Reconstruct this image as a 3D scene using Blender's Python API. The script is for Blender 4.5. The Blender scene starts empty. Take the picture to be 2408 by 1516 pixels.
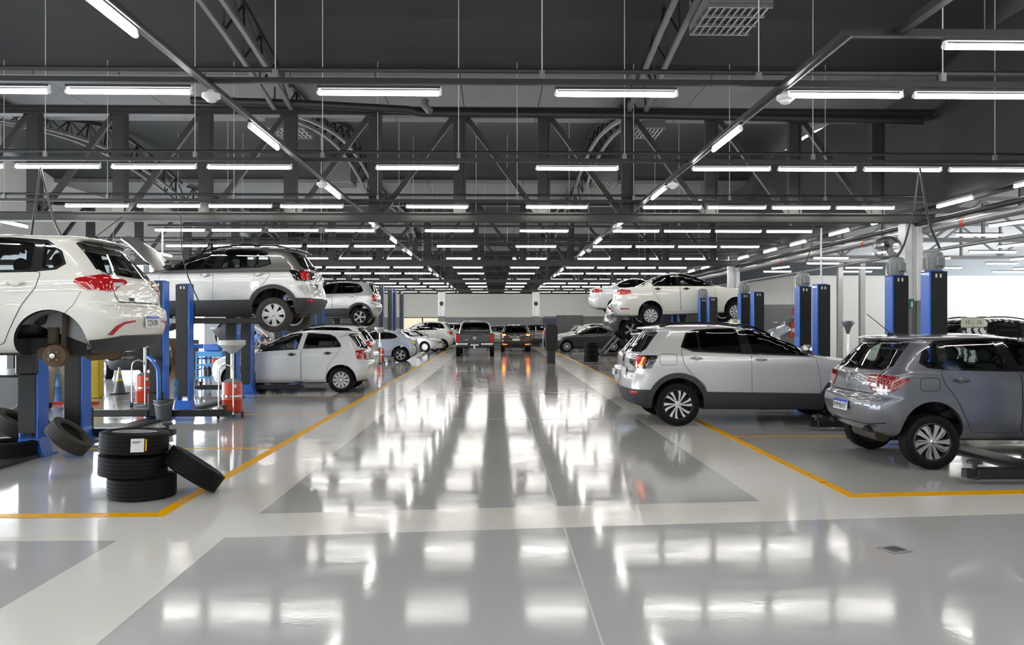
import bpy, bmesh, math, random
import numpy as np
from mathutils import Vector, Matrix
from mathutils.bvhtree import BVHTree
from mathutils.geometry import delaunay_2d_cdt
random.seed(7)
PI = math.pi
SC = bpy.context.scene
COL = SC.collection
# ---------------------------------------------------------------- camera, light, exposure
CAMH, FOC, YAW = 1.65, 1920.0, math.radians(1.134)
cd = bpy.data.cameras.new('camera'); cam = bpy.data.objects.new('camera', cd); COL.objects.link(cam)
cam.location = (0, 0, CAMH); cam.rotation_euler = (PI/2, 0, -YAW)
cd.sensor_width = 36; cd.lens = 36*FOC/2408; cd.clip_start = .05; cd.clip_end = 400
SC.camera = cam
wd = bpy.data.worlds.new('daylight'); SC.world = wd; wd.use_nodes = True
wd.node_tree.nodes['Background'].inputs[0].default_value = (.86, .93, 1.0, 1)
wd.node_tree.nodes['Background'].inputs[1].default_value = 7.5
SC.view_settings.view_transform = 'Standard'; SC.view_settings.look = 'None'
SC.view_settings.gamma = 1; SC.view_settings.use_curve_mapping = False
SC.view_settings.exposure = 0.72
TUBE_POWER = 21.0
SC.cycles.use_denoising = True
SC.cycles.max_bounces = 7; SC.cycles.diffuse_bounces = 4; SC.cycles.glossy_bounces = 4
SC.cycles.transparent_max_bounces = 10; SC.cycles.transmission_bounces = 4
SC.cycles.sample_clamp_indirect = 6; SC.cycles.caustics_reflective = False; SC.cycles.caustics_refractive = False

FW = Vector((math.sin(YAW), math.cos(YAW), 0)); RT = Vector((math.cos(YAW), -math.sin(YAW), 0))
def ray(px, py): return FW + RT*((px-1204)/FOC) + Vector((0, 0, -(py-758)/FOC))
def at_d(px, py, d): return Vector((0, 0, CAMH)) + ray(px, py)*d
def at_z(px, py, z=0.0):
    r = ray(px, py); return Vector((0, 0, CAMH)) + r*((z-CAMH)/r.z)
def at_y(px, py, Y):
    r = ray(px, py); return Vector((0, 0, CAMH)) + r*(Y/r.y)
def at_x(px, py, X):
    r = ray(px, py); return Vector((0, 0, CAMH)) + r*(X/r.x)

# ---------------------------------------------------------------- materials
MATS = {}
def nodes(m):
    m.use_nodes = True; nt = m.node_tree; return nt, nt.nodes, nt.links
def mat(name, col, rough=.5, metal=0.0, coat=0.0, emis=0.0, ecol=None, spec=.5, noise=0.0, nscale=8.0, bump=0.0):
    if name in MATS: return MATS[name]
    m = bpy.data.materials.new(name); nt, N, Lk = nodes(m); b = N['Principled BSDF']
    b.inputs['Base Color'].default_value = (*col, 1); b.inputs['Roughness'].default_value = rough
    b.inputs['Metallic'].default_value = metal; b.inputs['Coat Weight'].default_value = coat
    b.inputs['Coat Roughness'].default_value = .03; b.inputs['Specular IOR Level'].default_value = spec
    if emis:
        b.inputs['Emission Color'].default_value = (*(ecol or col), 1); b.inputs['Emission Strength'].default_value = emis
    if noise or bump:
        tc = N.new('ShaderNodeTexCoord'); nz = N.new('ShaderNodeTexNoise'); nz.inputs['Scale'].default_value = nscale
        nz.inputs['Detail'].default_value = 5; Lk.new(tc.outputs['Object'], nz.inputs['Vector'])
        if noise:
            mp = N.new('ShaderNodeMapRange'); mp.inputs[3].default_value = 1-noise; mp.inputs[4].default_value = 1+noise*.6
            mx = N.new('ShaderNodeMix'); mx.data_type = 'RGBA'; mx.blend_type = 'MULTIPLY'; mx.inputs[0].default_value = 1
            mx.inputs[6].default_value = (*col, 1); Lk.new(nz.outputs[0], mp.inputs[0]); Lk.new(mp.outputs[0], mx.inputs[7])
            Lk.new(mx.outputs[2], b.inputs['Base Color'])
        if bump:
            bp = N.new('ShaderNodeBump'); bp.inputs['Strength'].default_value = bump; bp.inputs['Distance'].default_value = .01
            Lk.new(nz.outputs[0], bp.inputs['Height']); Lk.new(bp.outputs[0], b.inputs['Normal'])
    MATS[name] = m; return m
def glass(name, tint, gloss=1.0):
    if name in MATS: return MATS[name]
    m = bpy.data.materials.new(name); nt, N, Lk = nodes(m); N.remove(N['Principled BSDF'])
    tr = N.new('ShaderNodeBsdfTransparent'); tr.inputs[0].default_value = (*tint, 1)
    gl = N.new('ShaderNodeBsdfGlossy'); gl.inputs['Roughness'].default_value = .015; gl.inputs[0].default_value = (gloss, gloss, gloss, 1)
    fr = N.new('ShaderNodeFresnel'); fr.inputs[0].default_value = 1.5
    mx = N.new('ShaderNodeMixShader'); Lk.new(fr.outputs[0], mx.inputs[0]); Lk.new(tr.outputs[0], mx.inputs[1]); Lk.new(gl.outputs[0], mx.inputs[2])
    Lk.new(mx.outputs[0], N['Material Output'].inputs[0]); MATS[name] = m; return m
def paint(name, col, metal=0.0, rough=.35): return mat(name, col, rough, metal, 1.0)
def floor_paint(name, col, rough, var=.12, spec=.25):
    """epoxy floor: orange-peel bump, slightly uneven gloss, faint scuffs"""
    m = bpy.data.materials.new(name); nt, N, Lk = nodes(m); b = N['Principled BSDF']
    tc = N.new('ShaderNodeTexCoord')
    def nz(scale, detail, sx=1, sy=1):
        mp = N.new('ShaderNodeMapping'); mp.inputs['Scale'].default_value = (sx, sy, 1); Lk.new(tc.outputs['Object'], mp.inputs[0])
        n = N.new('ShaderNodeTexNoise'); n.inputs['Scale'].default_value = scale; n.inputs['Detail'].default_value = detail
        Lk.new(mp.outputs[0], n.inputs['Vector']); return n
    big = nz(.55, 6); fine = nz(34, 4); wav = nz(2.2, 3, 1, .6); scr = nz(3, 4, .6, 1.5)
    mr = N.new('ShaderNodeMapRange'); mr.inputs[3].default_value = 1-var; mr.inputs[4].default_value = 1+var*.5; Lk.new(big.outputs[0], mr.inputs[0])
    mx = N.new('ShaderNodeMix'); mx.data_type = 'RGBA'; mx.blend_type = 'MULTIPLY'; mx.inputs[0].default_value = 1
    mx.inputs[6].default_value = (*col, 1); Lk.new(mr.outputs[0], mx.inputs[7]); Lk.new(mx.outputs[2], b.inputs['Base Color'])
    rr = N.new('ShaderNodeMapRange'); rr.inputs[1].default_value = .35; rr.inputs[2].default_value = .7
    rr.inputs[3].default_value = rough*.75; rr.inputs[4].default_value = rough*1.5; Lk.new(scr.outputs[0], rr.inputs[0]); Lk.new(rr.outputs[0], b.inputs['Roughness'])
    b.inputs['Specular IOR Level'].default_value = spec
    b1 = N.new('ShaderNodeBump'); b1.inputs['Strength'].default_value = .11; b1.inputs['Distance'].default_value = .002; Lk.new(fine.outputs[0], b1.inputs['Height'])
    b2 = N.new('ShaderNodeBump'); b2.inputs['Strength'].default_value = .16; b2.inputs['Distance'].default_value = .006; Lk.new(wav.outputs[0], b2.inputs['Height'])
    Lk.new(b1.outputs[0], b2.inputs['Normal']); Lk.new(b2.outputs[0], b.inputs['Normal'])
    MATS[name] = m; return m

M_FLOOR = floor_paint('grey_epoxy', (.472, .464, .450), .082)
M_WHITE_FLOOR = floor_paint('white_epoxy', (.74, .71, .65), .12, .04)
M_YELLOW_FLOOR = floor_paint('yellow_line_paint', (.82, .40, .004), .35, .05, .04)
M_CEIL = mat('charcoal_ceiling_board', (.026, .028, .031), .75, noise=.25, nscale=.7)
M_SOFFIT = mat('pale_grey_soffit', (.20, .20, .21), .7, noise=.12, nscale=1.5)
M_STEEL = mat('dark_grey_steel', (.022, .021, .019), .5, noise=.2, nscale=3)
M_STEEL2 = mat('grey_galvanised', (.30, .30, .30), .42, .6, noise=.2, nscale=9)
M_TRACK = mat('track_charcoal', (.022, .024, .027), .45)
M_WALLW = mat('white_wall_paint', (.84, .83, .79), .75, noise=.05, nscale=.6)
M_WALLB = mat('bright_white_wall', (.86, .85, .80), .7, noise=.03, nscale=.8)
M_WALLG = mat('grey_wall_paint', (.25, .26, .265), .7, noise=.06, nscale=.9)
M_WHITE = mat('white_plastic', (.82, .82, .82), .35)
M_BLACK = mat('black_plastic', (.018, .018, .019), .45)
M_BLACKM = mat('black_painted_steel', (.008, .008, .009), .38, noise=.25, nscale=12)
M_BLUE = mat('blue_powder_coat', (.012, .115, .50), .33, coat=.3)
M_LBLUE = mat('light_blue_enamel', (.05, .27, .55), .4)
M_RUBBER = mat('tyre_rubber', (.0045, .0045, .005), .65, spec=.2, noise=.35, nscale=14)
M_RUBBERD = mat('dusty_rubber', (.040, .034, .027), .8, noise=.3, nscale=9)
M_RED = mat('red_enamel', (.58, .045, .010), .35, coat=.3)
M_CHROME = mat('polished_steel', (.72, .72, .72), .16, 1.0)
M_ALU = mat('machined_alloy', (.70, .70, .71), .28, .85)
M_ALUD = mat('dark_alloy', (.025, .025, .027), .4, .3)
M_SILW = mat('silver_wheel_paint', (.60, .60, .61), .35, .5)
M_RUST = mat('rusty_iron', (.135, .085, .048), .8, .3, noise=.5, nscale=16)
M_UNDER = mat('dusty_underbody', (.075, .058, .040), .9, noise=.5, nscale=7)
M_LINER = mat('wheel_arch_dark', (.022, .021, .02), .85, noise=.3, nscale=7)
M_LINERG = mat('bare_arch_metal', (.30, .30, .30), .55, .2, noise=.45, nscale=6)
M_CABIN = mat('cabin_lining', (.045, .045, .048), .85)
M_SEAT = mat('seat_fabric', (.030, .031, .035), .9)
M_CLAD = mat('charcoal_cladding', (.032, .034, .036), .55)
M_SEAM = mat('seam_shadow_gap', (.008, .008, .008), .9)
M_GLASSD = glass('privacy_glass', (.05, .055, .06))
M_GLASS = glass('clear_green_glass', (.72, .80, .77))
M_GLASSM = glass('smoked_glass', (.22, .23, .23))
M_REDLENS = mat('red_lens', (.46, .006, .010), .12, coat=1)
M_DREDLENS = mat('deep_red_lens', (.20, .004, .008), .12, coat=1)
M_CLEARLENS = mat('clear_lens', (.70, .70, .72), .12, coat=1)
M_BLACKGL = mat('gloss_black', (.008, .008, .009), .08, coat=1)
M_ORANGE = mat('lit_orange_lens', (.9, .25, .02), .3, emis=14, ecol=(1, .30, .02))
M_LITRED = mat('lit_red_lens', (.8, .05, .01), .3, emis=2.6, ecol=(1, .13, .02))
M_TUBE = mat('lit_fluorescent_tube', (1, 1, 1), .4, emis=TUBE_POWER, ecol=(1, .968, .915))
M_PLATE = mat('plate_white', (.72, .72, .70), .4)
M_PBLUE = mat('plate_blue', (.02, .05, .45), .4)
M_INK = mat('plate_black_ink', (.012, .012, .012), .5)
M_CREAM = mat('cream_tag', (.75, .73, .55), .5)

# ---------------------------------------------------------------- mesh helpers
class MB:
    def __init__(s): s.v = []; s.f = []; s.m = []
    def add(s, vs, fs, mi=0):
        o = len(s.v); s.v += [tuple(v) for v in vs]; s.f += [tuple(i+o for i in f) for f in fs]; s.m += [mi]*len(fs); return s
    def box(s, c, d, rot=None, bev=0.0, mi=0):
        hx, hy, hz = d[0]/2, d[1]/2, d[2]/2; R = rot or Matrix.Identity(3); c = Vector(c)
        b = min(bev, hx*.9, hy*.9, hz*.9)
        if b <= 0:
            vs = [Vector((x*hx, y*hy, z*hz)) for z in (-1, 1) for x, y in ((-1, -1), (1, -1), (1, 1), (-1, 1))]
            fs = [(3, 2, 1, 0), (4, 5, 6, 7), (0, 1, 5, 4), (1, 2, 6, 5), (2, 3, 7, 6), (3, 0, 4, 7)]
        else:
            vs = []; fs = []
            ring = lambda ax, ay, z: [Vector(p) for p in ((-ax+b, -ay, z), (ax-b, -ay, z), (ax, -ay+b, z), (ax, ay-b, z), (ax-b, ay, z), (-ax+b, ay, z), (-ax, ay-b, z), (-ax, -ay+b, z))]
            vs += ring(hx-b, hy-b, -hz) + ring(hx, hy, -hz+b) + ring(hx, hy, hz-b) + ring(hx-b, hy-b, hz)
            for k in range(3):
                for i in range(8): j = (i+1) % 8; fs.append((k*8+i, k*8+j, k*8+8+j, k*8+8+i))
            fs.append(tuple(range(7, -1, -1))); fs.append(tuple(range(24, 32)))
        return s.add([c + R @ v for v in vs], fs, mi)
    def cyl(s, p0, p1, r0, r1=None, n=12, cap=True, mi=0):
        p0, p1 = Vector(p0), Vector(p1); r1 = r0 if r1 is None else r1
        d = (p1-p0).normalized(); a = d.orthogonal().normalized(); b = d.cross(a)
        vs = [p0 + (a*math.cos(t)+b*math.sin(t))*r0 for t in [2*PI*i/n for i in range(n)]] + [p1 + (a*math.cos(t)+b*math.sin(t))*r1 for t in [2*PI*i/n for i in range(n)]]
        fs = [(i, (i+1) % n, n+(i+1) % n, n+i) for i in range(n)]
        if cap: fs += [tuple(range(n-1, -1, -1)), tuple(range(n, 2*n))]
        return s.add(vs, fs, mi)
    def tube(s, pts, r, n=8, mi=0, cap=True):
        P = [Vector(p) for p in pts]; vs = []; fs = []; a = None
        for i, p in enumerate(P):
            d = (P[min(i+1, len(P)-1)] - P[max(i-1, 0)]).normalized()
            a = d.orthogonal().normalized() if a is None else (a - d*a.dot(d)).normalized()
            b = d.cross(a)
            vs += [p + (a*math.cos(2*PI*k/n)+b*math.sin(2*PI*k/n))*r for k in range(n)]
        for i in range(len(P)-1):
            for k in range(n): j = (k+1) % n; fs.append((i*n+k, i*n+j, (i+1)*n+j, (i+1)*n+k))
        if cap: fs += [tuple(range(n-1, -1, -1)), tuple(range(len(vs)-n, len(vs)))]
        return s.add(vs, fs, mi)
    def lathe(s, prof, n=32, axis='z', c=(0, 0, 0), mi=0, closed=False):
        """prof: (radius, height) pairs along the axis"""
        c = Vector(c); k = len(prof); vs = []; fs = []
        for i in range(n):
            t = 2*PI*i/n; ct, st = math.cos(t), math.sin(t)
            for r, h in prof:
                vs.append(c + (Vector((r*ct, r*st, h)) if axis == 'z' else Vector((r*ct, h, r*st)) if axis == 'y' else Vector((h, r*ct, r*st))))
        for i in range(n):
            j = (i+1) % n
            for q in range(k if closed else k-1):
                p = (q+1) % k; fs.append((i*k+q, j*k+q, j*k+p, i*k+p) if axis != 'y' else (i*k+p, j*k+p, j*k+q, i*k+q))
        return s.add(vs, fs, mi)
    def prism(s, poly, a, b, axis='y', mi=0):
        """poly of 2-D points extruded between a and b on axis (x: (y,z), y: (x,z), z: (x,y))"""
        n = len(poly); P = lambda u, v, h: (u, h, v) if axis == 'y' else (h, u, v) if axis == 'x' else (u, v, h)
        vs = [P(u, v, a) for u, v in poly] + [P(u, v, b) for u, v in poly]
        fs = [tuple(range(n)), tuple(range(2*n-1, n-1, -1))] + [(i+n, (i+1) % n+n, (i+1) % n, i) for i in range(n)]
        return s.add(vs, fs, mi)
    def ball(s, c, r, nu=14, nv=9, mi=0):
        c = Vector(c); r = Vector(r) if hasattr(r, '__len__') else Vector((r, r, r)); vs = []; fs = []
        for j in range(1, nv):
            ph = PI*j/nv
            for i in range(nu): t = 2*PI*i/nu; vs.append(c + Vector((r.x*math.sin(ph)*math.cos(t), r.y*math.sin(ph)*math.sin(t), r.z*math.cos(ph))))
        vs += [c+Vector((0, 0, r.z)), c-Vector((0, 0, r.z))]; T = len(vs)-2
        for j in range(nv-2):
            for i in range(nu): k = (i+1) % nu; fs.append((j*nu+i, (j+1)*nu+i, (j+1)*nu+k, j*nu+k))
        for i in range(nu): k = (i+1) % nu; fs.append((T, i, k)); fs.append((T+1, (nv-2)*nu+k, (nv-2)*nu+i))
        return s.add(vs, fs, mi)
    def mesh(s, name, mats, smooth=40):
        me = bpy.data.meshes.new(name); me.from_pydata(s.v, [], s.f)
        for m in (mats if isinstance(mats, (list, tuple)) else [mats]): me.materials.append(m)
        if any(s.m): me.polygons.foreach_set('material_index', s.m)
        bm = bmesh.new(); bm.from_mesh(me); bmesh.ops.recalc_face_normals(bm, faces=bm.faces); bm.to_mesh(me); bm.free()
        if smooth:
            me.shade_smooth(); me.set_sharp_from_angle(angle=math.radians(smooth))
        return me
    def build(s, name, mats, parent=None, smooth=40):
        return link(name, s.mesh(name, mats, smooth), parent)
def link(name, me, parent=None):
    o = bpy.data.objects.new(name, me); COL.objects.link(o)
    if parent is not None: o.parent = parent
    return o
def tag(o, label, cat, group=None, kind=None):
    if label: o['label'] = label
    if cat: o['category'] = cat
    if group: o['group'] = group
    if kind: o['kind'] = kind
    return o
def struct(o): o['kind'] = 'structure'; return o
def empty(name, loc=(0, 0, 0), rz=0.0, sc=1.0):
    o = bpy.data.objects.new(name, None); COL.objects.link(o); o.location = loc; o.rotation_euler = (0, 0, rz); o.scale = (sc, sc, sc)
    o.empty_display_size = .2; return o
def copy_tree(o, parent=None):
    c = o.copy(); COL.objects.link(c)
    if parent is not None: c.parent = parent
    for ch in [x for x in bpy.data.objects if x.parent is o]: copy_tree(ch, c)
    return c
ORD = 'first second third fourth fifth sixth seventh eighth ninth tenth eleventh twelfth thirteenth fourteenth fifteenth sixteenth seventeenth eighteenth'.split()
def box_obj(name, lo, hi, m, parent=None, bev=0):
    c = [(a+b)/2 for a, b in zip(lo, hi)]; d = [abs(b-a) for a, b in zip(lo, hi)]
    return MB().box(c, d, bev=bev).build(name, m, parent)
def text_mesh(txt, size, m, name, parent, loc, rot, depth=.002, align='CENTER', sx=1.0):
    cu = bpy.data.curves.new(name, 'FONT'); cu.body = txt; cu.size = size; cu.extrude = depth; cu.align_x = align; cu.align_y = 'CENTER'
    t = bpy.data.objects.new(name, cu); COL.objects.link(t)
    dg = bpy.context.evaluated_depsgraph_get(); me = bpy.data.meshes.new_from_object(t.evaluated_get(dg))
    bpy.data.objects.remove(t); bpy.data.curves.remove(cu)
    me.materials.clear(); me.materials.append(m); o = link(name, me, parent); o.location = loc; o.rotation_euler = rot; o.scale = (sx, 1, 1); return o
# ---------------------------------------------------------------- cars
TS = bpy.data.scenes.new('scratch')
def apply_booleans(me, cutters, mats):
    o = bpy.data.objects.new('hull', me); TS.collection.objects.link(o); tmp = [o]
    for cb in cutters:
        cm = bpy.data.meshes.new('cutter'); cm.from_pydata(cb.v, [], cb.f); 
        for m in mats: cm.materials.append(m)
        cm.polygons.foreach_set('material_index', cb.m)
        bm = bmesh.new(); bm.from_mesh(cm); bmesh.ops.recalc_face_normals(bm, faces=bm.faces); bm.to_mesh(cm); bm.free()
        c = bpy.data.objects.new('cutter', cm); TS.collection.objects.link(c); tmp.append(c)
        md = o.modifiers.new('b', 'BOOLEAN'); md.object = c; md.operation = 'DIFFERENCE'; md.solver = 'EXACT'
    TS.view_layers[0].update(); dg = TS.view_layers[0].depsgraph
    out = bpy.data.meshes.new_from_object(o.evaluated_get(dg))
    for t in tmp: bpy.data.objects.remove(t)
    return out
def cr(P, n):
    """Catmull-Rom rows through the control rows"""
    P = np.array(P, float); out = []
    for i in range(len(P)-1):
        a, b, c, d = P[max(i-1, 0)], P[i], P[i+1], P[min(i+2, len(P)-1)]
        for k in range(n):
            t = k/n; cat = .5*(2*b + (c-a)*t + (2*a-5*b+4*c-d)*t*t + (3*b-a-3*c+d)*t**3)
            out.append(.65*cat + .35*(b+(c-b)*t))
    out.append(P[-1]); return np.array(out)
def ring_half(r, q):
    zr, xr, zf, xf, w, rr, rf = r; L = xf-xr
    rr = max(.02, min(rr, .42*L, .92*w)); rf = max(.02, min(rf, .42*L, .92*w)); pts = []
    br, bf = .05*min(1, w/.8), .10*min(1, w/.8)
    nb, nc, ns = q
    for k in range(nb): t = k/nb; y = (w-rr)*t; pts.append((xr+br*t*t, y))
    x0 = xr+br
    for k in range(nc+1): a = PI/2*k/nc; pts.append((x0+rr*(1-math.cos(a)), w-rr+rr*math.sin(a)))
    x1 = xf-bf
    xa, xb = x0+rr, x1-rf
    for k in range(1, ns): t = k/ns; pts.append((xa+(xb-xa)*t, w))
    for k in range(nc+1): a = PI/2*k/nc; pts.append((x1-rf+rf*math.sin(a), w-rf+rf*math.cos(a)))
    for k in range(1, nb+1): t = 1-k/nb; pts.append((x1+bf*(1-t*t), (w-rf)*t))
    return [(x, y, zr+(zf-zr)*(x-xr)/L) for x, y in pts]
def hull_mb(rings, q, sub, mats_of=None):
    R = cr(rings, sub); mb = MB(); H = [ring_half(r, q) for r in R]; n = len(H[0]); vs = []
    for h in H: vs += [p for p in h] + [(x, -y, z) for x, y, z in h[1:-1]]
    m = 2*n-2; loop = list(range(n)) + [n+k for k in range(n-3, -1, -1)]; fs = []; mi = []
    for j in range(len(H)-1):
        for i in range(m):
            a, b = loop[i], loop[(i+1) % m]; fs.append((j*m+a, j*m+b, (j+1)*m+b, (j+1)*m+a)); mi.append(mats_of(j/sub) if mats_of else 0)
    for j, fl in ((0, True), (len(H)-1, False)):
        for i in range(n-1):
            a, b = j*m+i, j*m+i+1; c = j*m+(n+i if 0 < i+1 < n-1 else n-1); d = j*m+(n+i-1 if 0 < i < n-1 else i)
            f = [a, b, c, d] if b != c and a != d else ([a, b, c] if b != c else [a, b, d]) if a == d or b == c else [a, b, c, d]
            f = list(dict.fromkeys(f)); fs.append(tuple(f if fl else f[::-1])); mi.append(mats_of(j/sub - (0 if fl else .01)) if mats_of else 0)
    mb.v = vs; mb.f = fs; mb.m = mi; return mb
def inpoly(p, poly):
    x, y = p; c = False; j = len(poly)-1
    for i in range(len(poly)):
        (xi, yi), (xj, yj) = poly[i], poly[j]
        if (yi > y) != (yj > y) and x < (xj-xi)*(y-yi)/(yj-yi)+xi: c = not c
        j = i
    return c
def resamp(poly, step, closed=True):
    out = []; n = len(poly)
    for i in range(n if closed else n-1):
        a, b = poly[i], poly[(i+1) % n]; d = math.hypot(b[0]-a[0], b[1]-a[1]); k = max(1, int(math.ceil(d/step)))
        out += [(a[0]+(b[0]-a[0])*t/k, a[1]+(b[1]-a[1])*t/k) for t in range(k)]
    if not closed: out.append(poly[-1])
    return out
def smooth_poly(poly, r=.05, n=3):
    """round the corners"""
    out = []; N = len(poly)
    for i in range(N):
        p, a, b = Vector(poly[i]), Vector(poly[i-1]), Vector(poly[(i+1) % N])
        u, v = a-p, b-p; k = min(r, u.length*.45, v.length*.45); s, e = p+u.normalized()*k, p+v.normalized()*k
        for t in range(n+1): t /= n; out.append(tuple(s*(1-t)**2 + p*2*t*(1-t) + e*t*t))
    return out
def mirror_half(h): return h + [(-y, z) for y, z in reversed(h) if y > 1e-4]
class Skin:
    """the body surface that windows, lamps, doors and trim are laid on"""
    def __init__(s, mb, hw=.87):
        s.hw = hw; s.V = [Vector(v) for v in mb.v]; s.T = []
        for f in mb.f:
            for k in range(1, len(f)-1): s.T.append((f[0], f[k], f[k+1]))
        s.bvh = BVHTree.FromPolygons(s.V, s.T); s.N = [Vector() for _ in s.V]
        for a, b, c in s.T:
            n = (s.V[b]-s.V[a]).cross(s.V[c]-s.V[a])
            for i in (a, b, c): s.N[i] += n
        cen = sum(s.V, Vector())/len(s.V); vote = sum(1 if n.dot(v-cen) > 0 else -1 for v, n in zip(s.V, s.N))
        for i, n in enumerate(s.N): s.N[i] = (n.normalized() if n.length > 0 else Vector((0, 0, 1)))*(1 if vote > 0 else -1)
    def nrm(s, p, i):
        a, b, c = (s.V[k] for k in s.T[i]); v0, v1, v2 = b-a, c-a, p-a
        d00, d01, d11, d20, d21 = v0.dot(v0), v0.dot(v1), v1.dot(v1), v2.dot(v0), v2.dot(v1); D = d00*d11-d01*d01
        if abs(D) < 1e-14: return s.N[s.T[i][0]].copy()
        v = (d11*d20-d01*d21)/D; w = (d00*d21-d01*d20)/D; q = s.T[i]
        return (s.N[q[0]]*(1-v-w)+s.N[q[1]]*v+s.N[q[2]]*w).normalized()
    def hit(s, u, v, side):
        if side[0] == 'C':   # wraps round a rear corner: u runs outwards from the centre of the tail
            sg = 1 if side[1] == 'L' else -1; yc, xc, r = s.hw-.27, .30, .27
            if u < yc: return s.hit(sg*u, v, 'B')
            if u > yc+r*PI/2: return s.hit(xc+u-yc-r*PI/2, v, side[1])
            a = (u-yc)/r; d = Vector((-math.cos(a), sg*math.sin(a), 0)); p, n, i, k = s.bvh.ray_cast(Vector((xc, sg*yc, v))+d*5, -d)
            return (None, None) if p is None else (p, s.nrm(p, i))
        O, D = {'L': ((u, 5, v), (0, -1, 0)), 'R': ((u, -5, v), (0, 1, 0)), 'B': ((-5, u, v), (1, 0, 0)), 'F': ((12, u, v), (-1, 0, 0)), 'T': ((u, v, 6), (0, 0, -1))}[side]
        p, n, i, d = s.bvh.ray_cast(Vector(O), Vector(D))
        return (None, None) if p is None else (p, s.nrm(p, i))
    def near(s, p):
        q, n, i, d = s.bvh.find_nearest(p); return s.nrm(q, i)
    def decal(s, name, m, parent, poly, side, off=.004, thick=.012, holes=(), grid=.07, loc=None):
        polys = [resamp(poly, grid*.7)] + [resamp(h, grid*.7) for h in holes]; pts = []; ed = []
        for P in polys:
            o = len(pts); pts += P; ed += [(o+i, o+(i+1) % len(P)) for i in range(len(P))]
        xs = [p[0] for p in polys[0]]; ys = [p[1] for p in polys[0]]
        x = min(xs)+grid*.5
        while x < max(xs):
            y = min(ys)+grid*.5
            while y < max(ys):
                if inpoly((x, y), polys[0]) and not any(inpoly((x, y), h) for h in polys[1:]): pts.append((x+.001*math.sin(y*91), y))
                y += grid
            x += grid
        r = delaunay_2d_cdt([Vector(p) for p in pts], ed, [], 0, 1e-5); V2, F = r[0], r[2]
        H = [s.hit(p.x, p.y, side) for p in V2]; keep = []
        for f in F:
            c = (sum(V2[i].x for i in f)/len(f), sum(V2[i].y for i in f)/len(f))
            if inpoly(c, polys[0]) and not any(inpoly(c, h) for h in polys[1:]) and all(H[i][0] is not None for i in f): keep.append(tuple(f))
        if not keep: return None
        use = sorted({i for f in keep for i in f}); ix = {k: i for i, k in enumerate(use)}; n = len(use)
        top = [H[k][0]+H[k][1]*off for k in use]; nor = [H[k][1] for k in use]; low = [p-q*thick for p, q in zip(top, nor)]
        faces = []; cnt = {}
        for f in keep:
            f = tuple(ix[i] for i in f); g = (top[f[1]]-top[f[0]]).cross(top[f[2]]-top[f[0]])
            if g.dot(nor[f[0]]) < 0: f = f[::-1]
            faces.append(f)
            for i in range(len(f)): a, b = f[i], f[(i+1) % len(f)]; cnt[(a, b)] = 1
        rim = [(a, b) for a, b in cnt if (b, a) not in cnt]
        verts = top + top + low; ntop = len(faces)
        faces += [(n+b, n+a, 2*n+a, 2*n+b) for a, b in rim]
        me = bpy.data.meshes.new(name); me.from_pydata(verts, [], faces); me.materials.append(m); me.shade_smooth()
        ln = []
        for p in me.polygons:
            for vi in p.vertices: ln.append(tuple(nor[vi]) if p.index < ntop else tuple(p.normal))
        me.normals_split_custom_set(ln)
        return link(name, me, parent)
    def ribbon(s, name, m, parent, path, side, w=.009, off=.0015, step=.04):
        P = resamp(path, step, False); mb = MB(); rows = []
        for i, p in enumerate(P):
            a, b = P[max(i-1, 0)], P[min(i+1, len(P)-1)]; d = Vector((b[0]-a[0], b[1]-a[1])); d = d.normalized() if d.length else Vector((1, 0)); q = Vector((-d.y, d.x))*w/2
            h = [s.hit(p[0]+q.x*k, p[1]+q.y*k, side) for k in (-1, 1)]
            rows.append(None if h[0][0] is None or h[1][0] is None else [x+y*off for x, y in h])
        for a, b in zip(rows, rows[1:]):
            if a and b: mb.add([a[0], a[1], b[1], b[0]], [(0, 1, 2, 3)])
        return mb.build(name, m, parent, smooth=0) if mb.f else None
    def split(s, me, spec, parent):
        """one mesh per body part, with the smooth normals of the whole surface"""
        out = []
        for slot, (nm, m) in enumerate(spec):
          al = [p for p in me.polygons if p.material_index == slot]; xm = sum((v.co.x for v in me.vertices), 0)/len(me.vertices)
          for grp in ([(a, b) for a in (0, 1) for b in (0, 1)] if slot == 3 else [None]):
            fs = al if grp is None else [p for p in al if ((p.center.x > xm)*1, (p.center.y > 0)*1) == grp]
            if not fs: continue
            ix = {}; vs = []; F = []
            for p in fs:
                f = []
                for v in p.vertices:
                    if v not in ix: ix[v] = len(vs); vs.append(me.vertices[v].co.copy())
                    f.append(ix[v])
                F.append(tuple(f))
            nm_me = bpy.data.meshes.new(nm); nm_me.from_pydata(vs, [], F); nm_me.materials.append(m); nm_me.shade_smooth()
            if slot <= 2:
                nn = [s.near(v) for v in vs]; ln = []
                for p in nm_me.polygons:
                    for v in p.vertices: ln.append(tuple(nn[v]) if nn[v].dot(p.normal) > .35 else tuple(p.normal))
                nm_me.normals_split_custom_set(ln)
            else: nm_me.set_sharp_from_angle(angle=.6)
            out.append(link(nm, nm_me, parent))
        return out

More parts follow.
